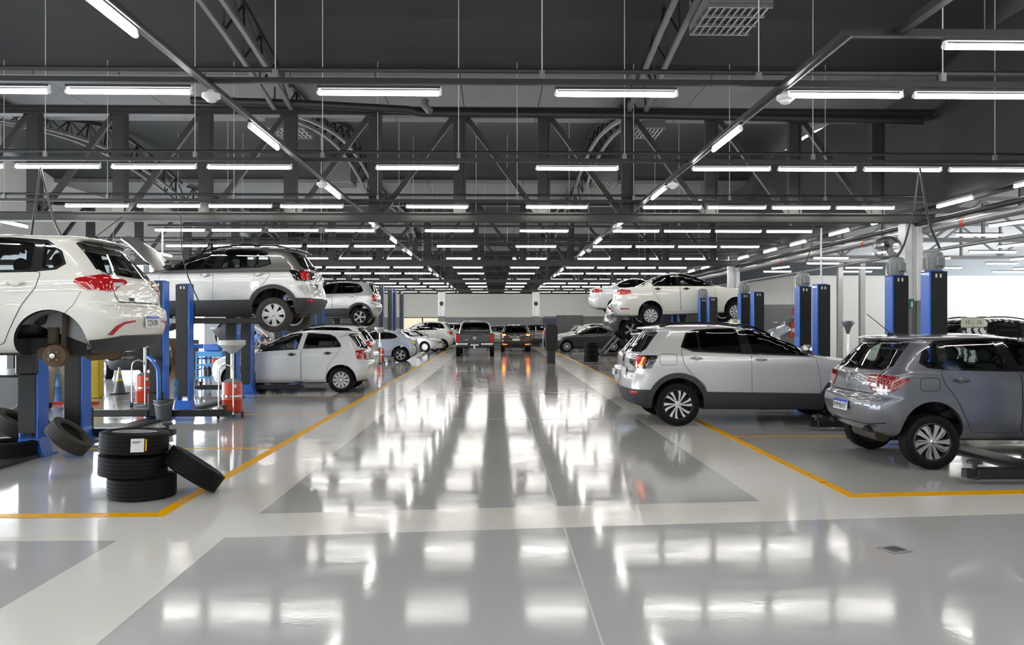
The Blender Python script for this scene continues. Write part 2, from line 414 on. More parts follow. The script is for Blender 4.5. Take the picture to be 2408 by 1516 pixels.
# wheels: local axis y, outer face towards -y
WM = {}
def spoke_poly(r0, r1, w0, w1, tw, ang, k=1.0):
    c, s = math.cos, math.sin; P = []
    for r, w, a in ((r0, -w0, 0), (r1*.75, -(w0+w1)*.5, tw*.6), (r1, -w1, tw), (r1, w1, tw), (r1*.75, (w0+w1)*.5, tw*.6), (r0, w0, 0)):
        P.append((r*c(ang+a) - w*s(ang+a), r*s(ang+a) + w*c(ang+a)))
    return P
def wheel_meshes(style, R, dusty=False, n=40):
    key = (style, round(R, 3), dusty)
    if key in WM: return WM[key]
    rr = R*.70 if style in ('polo', 'tcross', 'suv') else R*.655; W = .205
    t = MB(); prof = [(rr, -W*.40), (rr+.012, -W*.5), (rr+.03, -W*.52), (R-.03, -W*.5), (R-.008, -W*.42)]
    for k in range(5): y = -W*.36 + W*.72*k/4; prof += [(R, y-.0155), (R, y+.0155)] + ([(R-.006, y+.0165), (R-.006, y+W*.18-.0165)] if k < 4 else [])
    prof += [(R-.008, W*.42), (R-.03, W*.5), (rr+.03, W*.52), (rr, W*.42)]
    t.lathe(prof, n, 'y')
    out = {'tyre': t.mesh('tyre', M_RUBBERD if dusty else M_RUBBER, 35)}
    b = MB(); b.lathe([(rr, -W*.40), (rr-.012, -W*.44), (rr-.02, -W*.38), (rr-.035, -W*.1), (rr-.04, W*.42), (rr, W*.42)], n, 'y')
    out['barrel'] = b.mesh('rim_barrel', {'polo': M_ALUD, 'tcross': M_ALUD, 'suv': M_ALUD}.get(style, M_SILW))
    d = MB(); d.lathe([(0.0, -.005), (rr-.03, -.005), (rr-.03, .03), (0, .03)], 28, 'y'); out['back'] = d.mesh('rim_shadow_disc', M_LINER)  # dark disc standing in for the shade behind the spokes
    s = MB(); yo, yi = -W*.40, -W*.24; hub = .062
    N = {'polo': 5, 'tcross': 6, 'suv': 5, 'five': 5, 'gol': 10, 'cover7': 7, 'blades': 8}[style]
    for k in range(N):
        a = 2*PI*k/N + PI/2
        if style == 'polo':
            s.prism(spoke_poly(hub*.7, rr-.010, .013, .036, .06, a), yo, yi)
            s.prism(spoke_poly(hub*.7, rr-.010, .005, .008, .42, a+.30), yo+.004, yi); s.prism(spoke_poly(hub*.7, rr-.010, .010, .030, .30, a+.62), yo+.002, yi)
        elif style == 'tcross':
            s.prism(spoke_poly(hub*.7, rr-.010, .008, .026, .24, a+.05), yo, yi); s.prism(spoke_poly(hub*.7, rr-.010, .008, .026, .10, a-.26), yo, yi)
        elif style == 'gol':
            s.prism(spoke_poly(hub, rr-.02, .012, .016, 0, a-.10), yo, yi); s.prism(spoke_poly(hub, rr-.02, .012, .016, 0, a+.12), yo, yi)
        elif style == 'cover7':
            s.prism(spoke_poly(hub*.5, rr*.98, .030, .062, .06, a), yo-.004, yi); 
        elif style == 'suv':
            s.prism(spoke_poly(hub*.7, rr-.012, .02, .014, .14, a), yo, yi); s.prism(spoke_poly(hub*.7, rr-.012, .02, .014, -.14, a), yo, yi)
        elif style == 'blades':
            s.prism(spoke_poly(hub*.7, rr-.012, .015, .018, .45, a), yo, yi)
        else:
            s.prism(spoke_poly(hub*.7, rr-.012, .014, .016, .0, a-.10), yo, yi); s.prism(spoke_poly(hub*.7, rr-.012, .014, .016, .0, a+.10), yo, yi)
    if style in ('polo', 'tcross', 'suv'): s.lathe([(rr-.014, yo+.002), (rr-.004, yo-.003), (rr, yo), (rr, yi)], n, 'y')
    s.lathe([(0, yo-.004), (hub*.8, yo), (hub*.9, yi)], 20, 'y')
    if style in ('cover7', 'gol'): s.lathe([(rr*.90, yo+.002), (rr*1.0, yo-.004), (rr, yi)], n, 'y')
    out['spokes'] = s.mesh('rim_spokes', {'polo': M_ALU, 'tcross': M_ALU, 'suv': M_ALU, 'gol': M_SILW, 'five': M_SILW, 'cover7': M_SILW, 'blades': M_SILW}[style], 25)
    c = MB(); c.lathe([(0, yo-.010), (.022, yo-.009), (.028, yo-.004), (.028, yi)], 18, 'y'); out['cap'] = c.mesh('hub_cap', M_SILW if style != 'polo' else M_CHROME)
    WM[key] = out; return out
def add_wheel(parent, x, y, z, style, R, side, dusty=False, steer=0):
    ms = wheel_meshes(style, R, dusty); w = link('wheel', ms['tyre'], parent); w.location = (x, y, z); w.rotation_euler = (0, .5*x, (0 if side < 0 else PI)+steer)
    for k, nm in (('barrel', 'rim_barrel'), ('back', 'rim_shade_backing'), ('spokes', 'rim_spokes'), ('cap', 'hub_cap')): link(nm, ms[k], w)
    return w
def emblem(name, m, parent, c, r, rot):
    """a ring with a V above a W inside it"""
    b = MB(); b.lathe([(r, 0), (r*.97, .006), (r*.88, .006), (r*.85, 0)], 28, 'z')
    def st(p, q, w=.075):
        p, q = Vector(p)*r, Vector(q)*r; d = (q-p).normalized(); n = Vector((-d.y, d.x))*w*r
        b.prism([tuple(p+n), tuple(p-n), tuple(q-n), tuple(q+n)], 0, .006, 'z')
    st((-.36, .80), (0, .08)); st((.36, .80), (0, .08)); st((-.80, .30), (-.36, -.78)); st((-.36, -.78), (0, .0)); st((0, 0), (.36, -.78)); st((.36, -.78), (.80, .30))
    o = b.build(name, m, parent); o.location = c; o.rotation_euler = rot; return o

def scaled(sp, sx, sy, sz, **kw):
    """a body of the same build in other proportions"""
    o = dict(sp); S2 = lambda P: [(x*sx, z*sz) for x, z in P]; H2 = lambda P: [(y*sy, z*sz) for y, z in P]
    o['rings'] = [(a*sz, b*sx, c*sz, d*sx, w*sy, e*min(sx, sy), f*min(sx, sy)) for a, b, c, d, w, e, f in sp['rings']]
    for k in ('panes', 'dlo', 'doors'): o[k] = [S2(P) for P in sp.get(k, [])]
    o['head_side'] = S2(sp['head_side']) if sp.get('head_side') else None; o['tail'] = [(k, v*(sy if k == 'y' else sx), z*sz) for k, v, z in sp['tail']]; o['seatx'] = [x*sx for x in sp['seatx']]
    for k in ('rear_glass', 'windshield', 'head_front', 'grille'): o[k] = H2(sp[k]) if sp.get(k) else None
    o['handles'] = S2(sp.get('handles', [])); o['mirror'] = S2([sp['mirror']])[0] if sp.get('mirror') else None
    o['L'] = sp['L']*sx; o['W'] = sp['W']*sy; o['wb'] = sp['wb']*sx; o['xa'] = sp['xa']*sx; o['hood'] = (sp['hood'][0]*sx, sp['hood'][1]*sx, sp['hood'][2]*sy)
    o['plate'] = (sp['plate'][0]*sz,); o.update(kw); return o

SUV = dict(L=4.2, W=1.752, wb=2.65, xa=.75, rw=.33, ra=.405, hood=(3.02, 4.0, .62), plate=(.80,), belt=8, cab=9,
  rings=[(.26,.24,.24,3.9,.74,.25,.3),(.32,.09,.28,4.06,.83,.24,.35),(.45,.015,.40,4.16,.866,.25,.40),(.565,.0,.52,4.19,.876,.25,.42),(.70,.03,.64,4.18,.877,.25,.42),
   (.80,.07,.74,4.15,.874,.25,.42),(.90,.08,.86,4.08,.874,.25,.42),(1.02,.10,.96,3.85,.866,.25,.5),(1.09,.13,1.04,3.35,.85,.25,.4),(1.13,.16,1.10,3.02,.83,.25,.3),
   (1.23,.23,1.24,2.74,.785,.25,.3),(1.36,.32,1.38,2.42,.725,.25,.3),(1.46,.39,1.48,2.10,.67,.24,.3),(1.487,.29,1.51,1.9,.64,.2,.3),(1.512,.34,1.53,1.75,.60,.2,.3),(1.538,.55,1.548,1.6,.46,.2,.25),(1.548,.8,1.557,1.45,.2,.1,.1)],
  panes=[[(.835,1.21),(.93,1.415),(1.06,1.452),(1.08,1.16),(1.0,1.165)],[(1.11,1.16),(1.09,1.455),(1.40,1.475),(1.69,1.478),(1.74,1.125)],[(1.90,1.12),(1.83,1.475),(2.17,1.455),(2.40,1.37),(2.60,1.245),(2.70,1.10)]],
  dlo=[[(.80,1.205),(.90,1.43),(1.04,1.472),(1.40,1.495),(1.75,1.496),(2.18,1.475),(2.42,1.392),(2.63,1.262),(2.90,1.085),(2.60,1.078),(1.88,1.10),(1.06,1.138),(.98,1.145)]],
  doors=[[(.80,1.19),(.84,.95),(.98,.78),(1.14,.66),(1.20,.50),(1.88,.485),(1.87,1.09),(1.06,1.13),(.95,1.14)],[(1.885,.485),(1.875,1.09),(2.60,1.07),(2.86,1.075),(2.93,.75),(2.94,.47)]],
  handles=[(1.03,1.04),(2.02,1.02)], mirror=(2.72,1.12),
  tail=[('y',.30,.945),('y',.28,1.06),('x',.455,1.085),('x',.335,.885),('x',.05,.875),('y',.62,.90)],
  rear_glass=[(0,1.13),(.60,1.13),(.655,1.18),(.58,1.42),(.52,1.455),(0,1.46)], windshield=[(0,1.13),(.70,1.12),(.66,1.24),(.58,1.43),(0,1.46)],
  head_side=[(3.75,.86),(3.72,.96),(3.95,.93),(4.2,.87),(4.2,.76),(3.95,.77)], head_front=[(.40,.76),(.40,.86),(.80,.92),(.88,.90),(.88,.77)], grille=[(0,.64),(.42,.64),(.40,.86),(0,.86)], clad=(0, 3), seats=True, seatx=(2.0, 1.15))
HATCH = dict(seatx=(1.9, 1.1), L=4.05, W=1.75, wb=2.56, xa=.70, rw=.315, ra=.36, hood=(2.98, 3.9, .62), plate=(.60,), belt=7, cab=9,
  rings=[(.22,.36,.20,3.7,.70,.3,.3),(.30,.15,.22,3.93,.80,.28,.35),(.42,.04,.35,4.02,.855,.26,.40),(.58,.0,.50,4.05,.873,.25,.42),(.695,.025,.62,4.03,.876,.25,.42),
   (.735,.085,.66,4.01,.873,.24,.42),(.86,.095,.75,3.93,.871,.24,.42),(.98,.12,.86,3.70,.862,.24,.5),(1.02,.16,.93,3.25,.845,.24,.4),(1.05,.19,.985,2.98,.825,.24,.3),
   (1.15,.27,1.12,2.72,.775,.24,.3),(1.27,.37,1.27,2.42,.71,.24,.3),(1.37,.45,1.385,2.12,.645,.24,.3),(1.40,.36,1.42,1.95,.615,.2,.3),(1.425,.42,1.44,1.8,.56,.2,.3),(1.447,.62,1.457,1.65,.43,.2,.25),(1.455,.8,1.465,1.5,.2,.1,.1)],
  panes=[[(.60,1.14),(.68,1.27),(.84,1.365),(.80,1.075),(.68,1.09)],[(.91,1.07),(.93,1.345),(1.2,1.385),(1.50,1.39),(1.62,1.055)],[(1.76,1.05),(1.63,1.39),(1.95,1.375),(2.20,1.30),(2.45,1.16),(2.60,1.015)]],
  dlo=[[(.57,1.13),(.65,1.28),(.82,1.38),(1.2,1.405),(1.60,1.41),(1.97,1.395),(2.22,1.32),(2.50,1.17),(2.76,1.0),(2.45,1.0),(1.70,1.03),(.85,1.05),(.66,1.07)]],
  doors=[[(.80,1.045),(.83,.9),(.97,.72),(1.08,.50),(1.16,.33),(1.73,.32),(1.73,1.02),(1.2,1.035)],[(1.745,.32),(1.745,1.02),(2.45,.985),(2.72,.975),(2.76,.65),(2.74,.33)]],
  handles=[(1.02,.93),(1.90,.90)], mirror=(2.60,1.03),
  tail=[('y',.44,.89),('y',.47,.975),('x',.05,.985),('x',.43,.95),('x',.40,.90),('x',.22,.785),('y',.55,.785)],
  rear_glass=[(0,1.03),(.56,1.04),(.66,1.09),(.56,1.345),(.5,1.375),(0,1.38)], windshield=[(0,1.02),(.70,1.01),(.66,1.14),(.58,1.33),(0,1.37)],
  head_side=[(3.55,.74),(3.50,.80),(3.75,.80),(4.0,.74),(4.0,.62),(3.7,.63)], head_front=[(.42,.62),(.42,.70),(.80,.78),(.88,.76),(.88,.63)], grille=[(0,.58),(.42,.58),(.42,.68),(0,.68)], clad=None, seats=True)
SEDAN = dict(seatx=(2.05, 1.45), L=4.22, W=1.66, wb=2.465, xa=.97, rw=.30, ra=.35, hood=(3.1, 4.05, .6), plate=(.80,), belt=7, cab=9,
  rings=[(.22,.42,.20,3.9,.68,.3,.3),(.30,.14,.24,4.12,.77,.26,.35),(.42,.03,.36,4.20,.81,.25,.40),(.56,.0,.50,4.22,.826,.25,.42),(.70,.015,.62,4.21,.83,.25,.42),(.755,.055,.68,4.18,.829,.24,.42),
   (.92,.07,.80,4.08,.825,.24,.42),(1.03,.10,.88,3.80,.815,.22,.5),(1.065,.22,.94,3.40,.80,.22,.4),(1.08,.62,.99,3.10,.785,.24,.3),(1.16,.84,1.12,2.85,.735,.24,.3),(1.27,1.08,1.27,2.55,.67,.24,.3),
   (1.37,1.34,1.385,2.22,.61,.24,.3),(1.41,1.48,1.42,2.05,.57,.2,.3),(1.437,1.6,1.442,1.9,.50,.1,.12),(1.457,1.68,1.457,1.82,.2,.05,.05)],
  panes=[[(1.05,1.13),(1.10,1.20),(1.25,1.30),(1.45,1.355),(1.72,1.37),(1.78,1.06),(1.12,1.09)],[(1.90,1.055),(1.85,1.37),(2.05,1.365),(2.30,1.28),(2.55,1.14),(2.72,1.02)]],
  dlo=[[(1.02,1.12),(1.08,1.22),(1.24,1.32),(1.44,1.375),(1.76,1.39),(2.06,1.385),(2.32,1.295),(2.60,1.15),(2.86,1.0),(2.55,1.005),(1.10,1.07)]],
  doors=[[(1.04,1.06),(1.08,.9),(1.22,.70),(1.32,.48),(1.36,.33),(1.83,.32),(1.83,1.035)],[(1.845,.32),(1.845,1.035),(2.55,.995),(2.84,.985),(2.84,.65),(2.82,.33)]],
  handles=[(1.20,.98),(2.02,.95)], mirror=(2.68,1.05),
  tail=[('y',.42,.88),('y',.44,1.0),('x',.15,1.02),('x',.42,.985),('x',.44,.875),('x',.1,.86)],
  rear_glass=[(0,1.12),(.58,1.12),(.52,1.30),(.46,1.365),(0,1.385)], windshield=[(0,1.03),(.66,1.02),(.62,1.15),(.54,1.33),(0,1.37)],
  head_side=[(3.72,.76),(3.68,.83),(3.9,.83),(4.2,.76),(4.2,.64),(3.9,.65)], head_front=[(.40,.64),(.40,.72),(.78,.80),(.84,.78),(.84,.65)], grille=[(0,.60),(.40,.60),(.40,.71),(0,.71)], clad=None, seats=True)
PICKUP = dict(seatx=(2.9, 2.2), L=5.25, W=1.93, wb=3.1, xa=1.27, rw=.375, ra=.43, hood=(4.0, 5.1, .7), plate=(.62,), belt=7, cab=8,
  rings=[(.45,.6,.35,4.8,.78,.2,.3),(.52,.35,.40,5.1,.88,.12,.35),(.60,.22,.5,5.2,.945,.10,.4),(.72,.14,.6,5.22,.955,.10,.4),(1.0,.10,.85,5.2,.962,.09,.4),(1.12,.09,1.05,5.0,.955,.09,.4),(1.17,.11,1.13,4.6,.94,.09,.4),
   (1.19,1.50,1.19,3.95,.90,.15,.3),(1.35,1.60,1.38,3.6,.83,.15,.3),(1.55,1.70,1.6,3.15,.75,.2,.3),(1.72,1.83,1.74,2.85,.68,.2,.3),(1.79,2.0,1.79,2.6,.55,.15,.15),(1.81,2.1,1.81,2.5,.2,.05,.05)],
  panes=[[(1.85,1.27),(1.95,1.62),(2.45,1.66),(2.55,1.24)],[(2.65,1.24),(2.55,1.66),(2.85,1.64),(3.4,1.30)]], dlo=[[(1.8,1.25),(1.92,1.65),(2.5,1.69),(2.9,1.67),(3.6,1.24),(2.6,1.22)]],
  doors=[], handles=[(2.1,1.08),(2.8,1.08)], mirror=(3.4,1.27), tail=[('y',.77,.74),('y',.76,1.13),('x',.28,1.13),('x',.22,.74)],
  rear_glass=[(0,1.27),(.70,1.27),(.60,1.66),(0,1.68)], windshield=[(0,1.27),(.74,1.26),(.62,1.62),(0,1.68)], head_side=None, head_front=None, grille=None, clad=None, seats=False)

def car(label, sp, body, P, heading=0.0, sc=1.0, ref='wheel', side=-1, upper=None, glass_m=M_GLASSD, fglass=None, rim='five', dusty=False, wheels=(1, 1), droop=0.0, pitch=0.0, lo=False, hollow=True,
        clad_m=M_CLAD, rails=False, open_hood=0, category='car', name='car', plate=None, lens=M_REDLENS, group=None, arch_clad=False, handle_m=None, trim_m=M_BLACKGL, antenna=False, rim_drop=True, detail=True):
    L, W, xa, wb, rw, ra = sp['L'], sp['W'], sp['xa'], sp['wb'], sp['rw'], sp['ra']
    for k in ('hatchback', 'crossover', 'saloon', 'pickup', 'wagon', 'people carrier', 'off roader'):
        if k in ' '.join(label.split()[:7]): name = k.replace(' ', '_'); break
    root = empty(name, (0, 0, 0), heading, sc); root.rotation_euler = (0, -pitch, heading); tag(root, label, category, group)
    rest = {'wheel': (xa, side*(W/2-.03), rw), 'floor': (xa, side*(W/2-.10), 0), 'rear': (0, side*(W/2-.2), rw), 'origin': (0, 0, 0), 'front': (L, 0, 0), 'fwheel': (xa+wb, side*(W/2-.03), 0)}[ref]
    root.location = Vector(P) - root.rotation_euler.to_matrix() @ (Vector(rest)*sc)
    q = (5, 5, 22) if lo else (7, 7, 44); sub = 2 if lo else 4; g = .16 if lo else .085
    nu = sp['belt'] if upper else 99; cl = sp['clad'][1] if sp.get('clad') else -1
    hull = hull_mb(sp['rings'], q, sub, lambda j: 5 if j < .5 else 2 if j < cl else 1 if j >= nu else 0)
    S = Skin(hull, W/2); mats = [body, upper or body, clad_m, M_LINER, M_CABIN, M_UNDER]
    me = bpy.data.meshes.new('hull'); me.from_pydata(hull.v, [], hull.f); me.polygons.foreach_set('material_index', hull.m)
    for m in mats: me.materials.append(m)
    bm = bmesh.new(); bm.from_mesh(me); bmesh.ops.recalc_face_normals(bm, faces=bm.faces); bm.to_mesh(me); bm.free()
    cut = []
    for ax in (xa, xa+wb):
        for sd in (-1, 1):
            c = MB(); c.cyl((ax, sd*(W/2-.36), rw+.01), (ax, sd*(W/2+.3), rw+.01), ra, n=20 if lo else 36, mi=3); c.box((ax, sd*(W/2-.03), rw-ra*.75), (ra*1.9, .66, ra*1.5), mi=3)
            if ax == xa or not lo or True: c2 = MB(); c2.cyl((ax, sd*(W/2-.36), rw+.01), (ax, sd*(W/2+.3), rw+.01), ra, n=20 if lo else 40, mi=3); cut.append(c2)
    panes = [smooth_poly(p, .035, 2) for p in sp['panes']]; rg = mirror_half(sp['rear_glass']); ws = mirror_half(sp['windshield'])
    if hollow:
        R = sp['rings'][sp['cab']:]; k = R[0]; inn = lambda r, d=.06: (r[0]-.03, r[1]+d*1.4, r[2]-.03, r[3]-d*1.8, max(.05, r[4]-d), max(.03, r[5]-.04), max(.03, r[6]-.04))
        cab = [inn((.42, k[1]+.12, .42, k[3]-.25, k[4]+.03, .2, .2)), inn((.8, k[1]+.05, .8, k[3]-.15, k[4]+.03, .2, .2))] + [inn(r) for r in R[:-3]]
        h = hull_mb(cab, (4, 4, 14), 2, lambda j: 4); cut.append(h)
        for p in panes: c = MB(); c.prism(p, -3, 3, 'y', mi=4); cut.append(c)
        xm = sp['panes'][0][1][0]
        c = MB(); c.prism(rg, -1, max(xm, sp['rings'][-5][1])+.25, 'x', mi=4); cut.append(c)
        c = MB(); c.prism(ws, sp['rings'][-5][3]-.25, L+1, 'x', mi=4); cut.append(c)
    me2 = apply_booleans(me, cut, mats)
    shell = S.split(me2, [('body_shell', body), ('upper_body', upper or body), ('lower_cladding', clad_m), ('wheel_arch_liner', M_LINER), ('cabin_interior', M_CABIN), ('underbody', M_UNDER)], root)
    fglass = fglass or glass_m; off = -.006 if hollow else .003
    for sd in 'LR':
        for d in sp['dlo']: S.decal('window_trim', trim_m, root, d, sd, .0025, .008, [] if not hollow and lo else panes, g)
        for i, p in enumerate(panes): S.decal('side_window', fglass if i == len(panes)-1 else glass_m, root, smooth_poly([((x-cx)*1.03+cx, (z-cz)*1.05+cz) for cx, cz in [(sum(a for a, b in p)/len(p), sum(b for a, b in p)/len(p))] for x, z in p], .01, 1), sd, off, .003, (), g)
    S.decal('rear_window', glass_m, root, rg, 'B', off if hollow else .004, .003, (), g); S.decal('windshield', M_GLASS if hollow else M_GLASSD, root, ws, 'F', off if hollow else .004, .003, (), g)
    if hollow and detail: S.decal('window_trim', trim_m, root, [(y*1.06, (z-1.25*sp['rings'][-1][0]/1.5)*1.05+1.25*sp['rings'][-1][0]/1.5) for y, z in rg], 'B', .002, .006, [rg], g)
    for sd in 'LR':
        if sp.get('tail'):
            yc = W/2-.27; U = [(v if k == 'y' else v+yc+.424-.30, z) for k, v, z in sp['tail']]
            S.decal('tail_lamp', lens, root, smooth_poly(U, .025, 3), 'C'+sd, .010, .03, (), .05)
        if sp.get('head_side') and detail: S.decal('headlamp', M_CLEARLENS, root, smooth_poly(sp['head_side'], .02, 2), sd, .008, .02, (), .08)
        for d in sp['doors'] if detail else []:
            if upper:
                k = int(nu); fr = nu-k; za, zb = (sp['rings'][k][i]*(1-fr)+sp['rings'][k+1][i]*fr for i in (0, 2)); d = [(x, min(z, za-.014-(za-zb)*x/L)) for x, z in d]
            dd = smooth_poly(d, .05, 3)
            S.ribbon('door_seam', M_SEAM, root, dd+[dd[0]], sd, .013 if not lo else .018, .002)
            S.decal('door', body, root, dd, sd, .0045, .010, (), g)
        if detail:
            for hx, hz in sp['handles']:
                p, n = S.hit(hx, hz, sd)
                if p: b = MB(); b.box((0, 0, 0), (.185, .032, .026), bev=.011); b.ball((0, .004, 0), (.055, .016, .034)); o = b.build('door_handle', handle_m or body, root); o.location = p+n*.022; o.rotation_euler = (0, .04, 0)
        if sp.get('mirror'):
            mx, mz = sp['mirror']; p, n = S.hit(mx, mz, sd)
            if p:
                sg = 1 if sd == 'L' else -1; b = MB(); b.box((-.01, 0, .01), (.13, .21, .13), Matrix.Rotation(.12, 3, 'Y'), .045); b.box((-.03, -sg*.08, -.05), (.05, .10, .03), bev=.01)
                o = b.build('side_mirror', handle_m if handle_m else (upper or body), root); o.location = p + Vector((0, sg*.10, .055)); b = MB(); b.box((-.005, 0, -.045), (.135, .19, .05), None, .02); b.build('mirror_foot', M_CLAD, o)
    if detail and sp.get('head_front'):
        for s_ in (1, -1): S.decal('headlamp', M_CLEARLENS, root, [(y*s_, z) for y, z in sp['head_front']], 'F', .008, .02, (), .08)
        S.decal('grille', M_BLACK, root, mirror_half(sp['grille']), 'F', .006, .02, (), .09)
    if arch_clad:
        for ax in (xa, xa+wb):
            for sd in 'LR':
                o_, i_ = ra+.075, ra-.004; P_ = [(ax+o_*math.cos(t), rw+.01+o_*math.sin(t)) for t in np.linspace(-.28, PI+.28, 26)] + [(ax+i_*math.cos(t), rw+.01+i_*math.sin(t)) for t in np.linspace(PI+.28, -.28, 26)]
                S.decal('wheel_arch_cladding', clad_m, root, P_, sd, .016, .02, (), .06)
            
        z0 = sp['rings'][3][0]*.94; S_ = [(xa+ra, .27), (xa+ra-.02, z0), (xa+wb-ra+.02, z0-.03), (xa+wb-ra, .26)]
        for sd in 'LR': S.decal('sill_cladding', clad_m, root, S_, sd, .018, .02, (), .08)
    if rails:
        for s_ in (1, -1):
            y = s_*.56*W/1.75; zt = sp['rings'][-1][0]; pts = [(.52*L/4.2+t*(1.75*L/4.2), y, 0) for t in np.linspace(0, 1, 14)]; P2 = []
            for i, (x, y_, _) in enumerate(pts):
                p, n = S.hit(x, y_, 'T'); e = min(i, 13-i); P2.append((x, y_, p.z+(.0 if e == 0 else .03 if e == 1 else .048)))
            MB().tube(P2, .017, 8).build('roof_rail', M_BLACKGL, root)
    for ax, k in ((xa, 0), (xa+wb, 1)):
        for sd in (-1, 1):
            if wheels[k] and not (wheels[k] == 'near' and sd != side): add_wheel(root, ax, sd*(W/2-.115), rw-droop, rim, rw, sd, dusty)
    if open_hood:
        x0, x1, hw = sp['hood']; hp = smooth_poly([(x0, -hw), (x1-.05, -hw*.95), (x1+.05, 0), (x1-.05, hw*.95), (x0, hw)], .1, 3)
        S.decal('engine_bay', M_BLACKM, root, hp, 'T', .006, .01, (), .12)
        h = S.decal('open_bonnet', body, root, hp, 'T', .0, .03, (), .10); c = S.hit(x0, 0, 'T')[0]
        h.data.transform(Matrix.Translation(-c)); h.location = c; h.rotation_euler = (0, -open_hood, 0)
        pr = MB(); pr.tube([(x1-.25, hw*.7, c.z-.12), (x0+.62*math.cos(open_hood)*1.0, hw*.7, c.z+.55*math.sin(open_hood))], .008, 6); pr.build('bonnet_strut', M_STEEL2, root)
    if hollow and sp.get('seats') and not lo:
        for x, ys in ((sp['seatx'][0], (-.36, .36)), (sp['seatx'][1], (-.42, 0, .42))):
            for y in ys:
                b = MB(); b.box((x-.20, y, .82), (.15, .44 if len(ys) == 2 else .38, .62), Matrix.Rotation(-.25, 3, 'Y'), .05); b.box((x+.1, y, .52), (.5, .46 if len(ys) == 2 else .4, .16), None, .05)
                b.ball((x-.30, y, 1.20), (.06, .13, .095)); b.cyl((x-.29, y-.05, 1.05), (x-.30, y-.05, 1.18), .008); b.cyl((x-.29, y+.05, 1.05), (x-.30, y+.05, 1.18), .008); b.build('seat', M_SEAT, root)
        xs = sp['mirror'][0]-.42; w_ = MB(); w_.lathe([(.175+.014*math.cos(t), .014*math.sin(t)) for t in np.linspace(0, 2*PI, 9)[:-1]], 22, 'z', closed=True); w_.box((0, 0, -.01), (.34, .05, .02)); w_.box((0, .08, -.01), (.05, .16, .02))
        o = w_.build('steering_wheel', M_BLACK, root); o.location = (xs, .36, .98); o.rotation_euler = (0, -1.15, 0)
        db = MB(); db.box((xs+.42, 0, .86), (.4, 1.35, .3), None, .08); db.build('dashboard', M_CABIN, root)
    if plate:
        p, n = S.hit(0, sp['plate'][0], 'B'); t = Matrix.Identity(3)
        b = MB(); b.box((-.012, 0, 0), (.012, .40, .13), bev=.004); o = b.build('licence_plate', M_PLATE, root); o.location = p + Vector((-.006, 0, 0)); o.rotation_euler = (0, .08, 0)
        if plate != ' ':
            bb = MB(); bb.box((-.0195, 0, .049), (.004, .396, .030)); bb.build('plate_band', M_PBLUE, o)
            text_mesh(plate, .10, M_INK, 'plate_lettering', o, (-.0195, 0, -.016), (PI/2, 0, -PI/2), .001, sx=.86)
    if antenna:
        p = S.hit(.62*L/4.05, 0, 'T')[0]; b = MB(); b.box(p+Vector((0, 0, .012)), (.09, .04, .03), bev=.01); b.tube([p+Vector((0, 0, .02)), p+Vector((-.30, 0, .26))], .005, 6); b.build('roof_antenna', M_BLACK, root)
    return root, S
# ---------------------------------------------------------------- the hall: floor, ceiling, walls
def P2(px, py, z=0): p = at_z(px, py, z); return (p.x, p.y)
XL_IN, XR_IN = P2(610, 1208)[0], P2(1787, 1178)[0]
XL_Y, XR_Y = -2.83, 3.33
floor = struct(MB().box((3, 27, -.10), (46, 74, .2)).build('floor', M_FLOOR, smooth=0))
def mark(name, poly, m, z):
    s = sum(poly[i-1][0]*poly[i][1]-poly[i][0]*poly[i-1][1] for i in range(len(poly)))
    return MB().prism(poly if s > 0 else poly[::-1], .0, z, 'z').build(name, m, floor, smooth=0)
def pxpoly(pts): return [P2(*p) for p in pts]
mark('white_lane_marking', pxpoly([(-900, 1232), (385, 1215), (610, 1208), (1787, 1178), (1990, 1169), (3000, 1146), (3000, 1190), (2408, 1207), (530, 1264), (280, 1270), (-900, 1277)]), M_WHITE_FLOOR, .0010)
ya, yb = P2(610, 1208)[1]-.02, P2(1787, 1178)[1]-.02
mark('white_lane_marking', [(XL_Y, P2(385, 1215)[1]-.05), (XL_IN, ya), (XL_IN, 58), (XL_Y, 58)], M_WHITE_FLOOR, .0012)
mark('white_lane_marking', [(XR_IN, yb), (XR_Y, P2(1990, 1169)[1]-.05), (XR_Y, 58), (XR_IN, 58)], M_WHITE_FLOOR, .0012)
mark('white_lane_marking', pxpoly([(280, 1268), (530, 1262), (225, 1516), (120, 1604), (-420, 1690), (0, 1432)]), M_WHITE_FLOOR, .0012)
YW = .115
mark('yellow_line', [(XL_Y, P2(385, 1214)[1]), (XL_Y, 58), (XL_Y-YW, 58), (XL_Y-YW, P2(360, 1206)[1])], M_YELLOW_FLOOR, .0035)
mark('yellow_line', pxpoly([(-900, 1224), (388, 1214), (360, 1205.5), (-900, 1216)]), M_YELLOW_FLOOR, .0031)
mark('yellow_line', [(XR_Y, P2(1992, 1170)[1]), (XR_Y+YW, P2(2010, 1161)[1]), (XR_Y+YW, 58), (XR_Y, 58)], M_YELLOW_FLOOR, .0035)
mark('yellow_line', pxpoly([(1990, 1170), (3000, 1148), (3000, 1138), (2012, 1160)]), M_YELLOW_FLOOR, .0031)
for k in range(8):
    y = 10.75 + 3.9*k; mark('yellow_line', [(XL_Y-YW, y), (XL_Y-YW, y+.06), (-5.4, y+.06), (-5.4, y)], M_YELLOW_FLOOR, .0016)
    y = 11.72 + 3.9*k; mark('yellow_line', [(XR_Y+YW, y), (XR_Y+YW, y+.08), (5.7, y+.08), (5.7, y)], M_YELLOW_FLOOR, .0016)
M_JOINT = mat('pale_floor_joint', (.50, .50, .49), .4)
mark('floor_joint', [(.54, 3.2), (.553, 3.2), (.60, 48), (.587, 48)], M_JOINT, .0009)
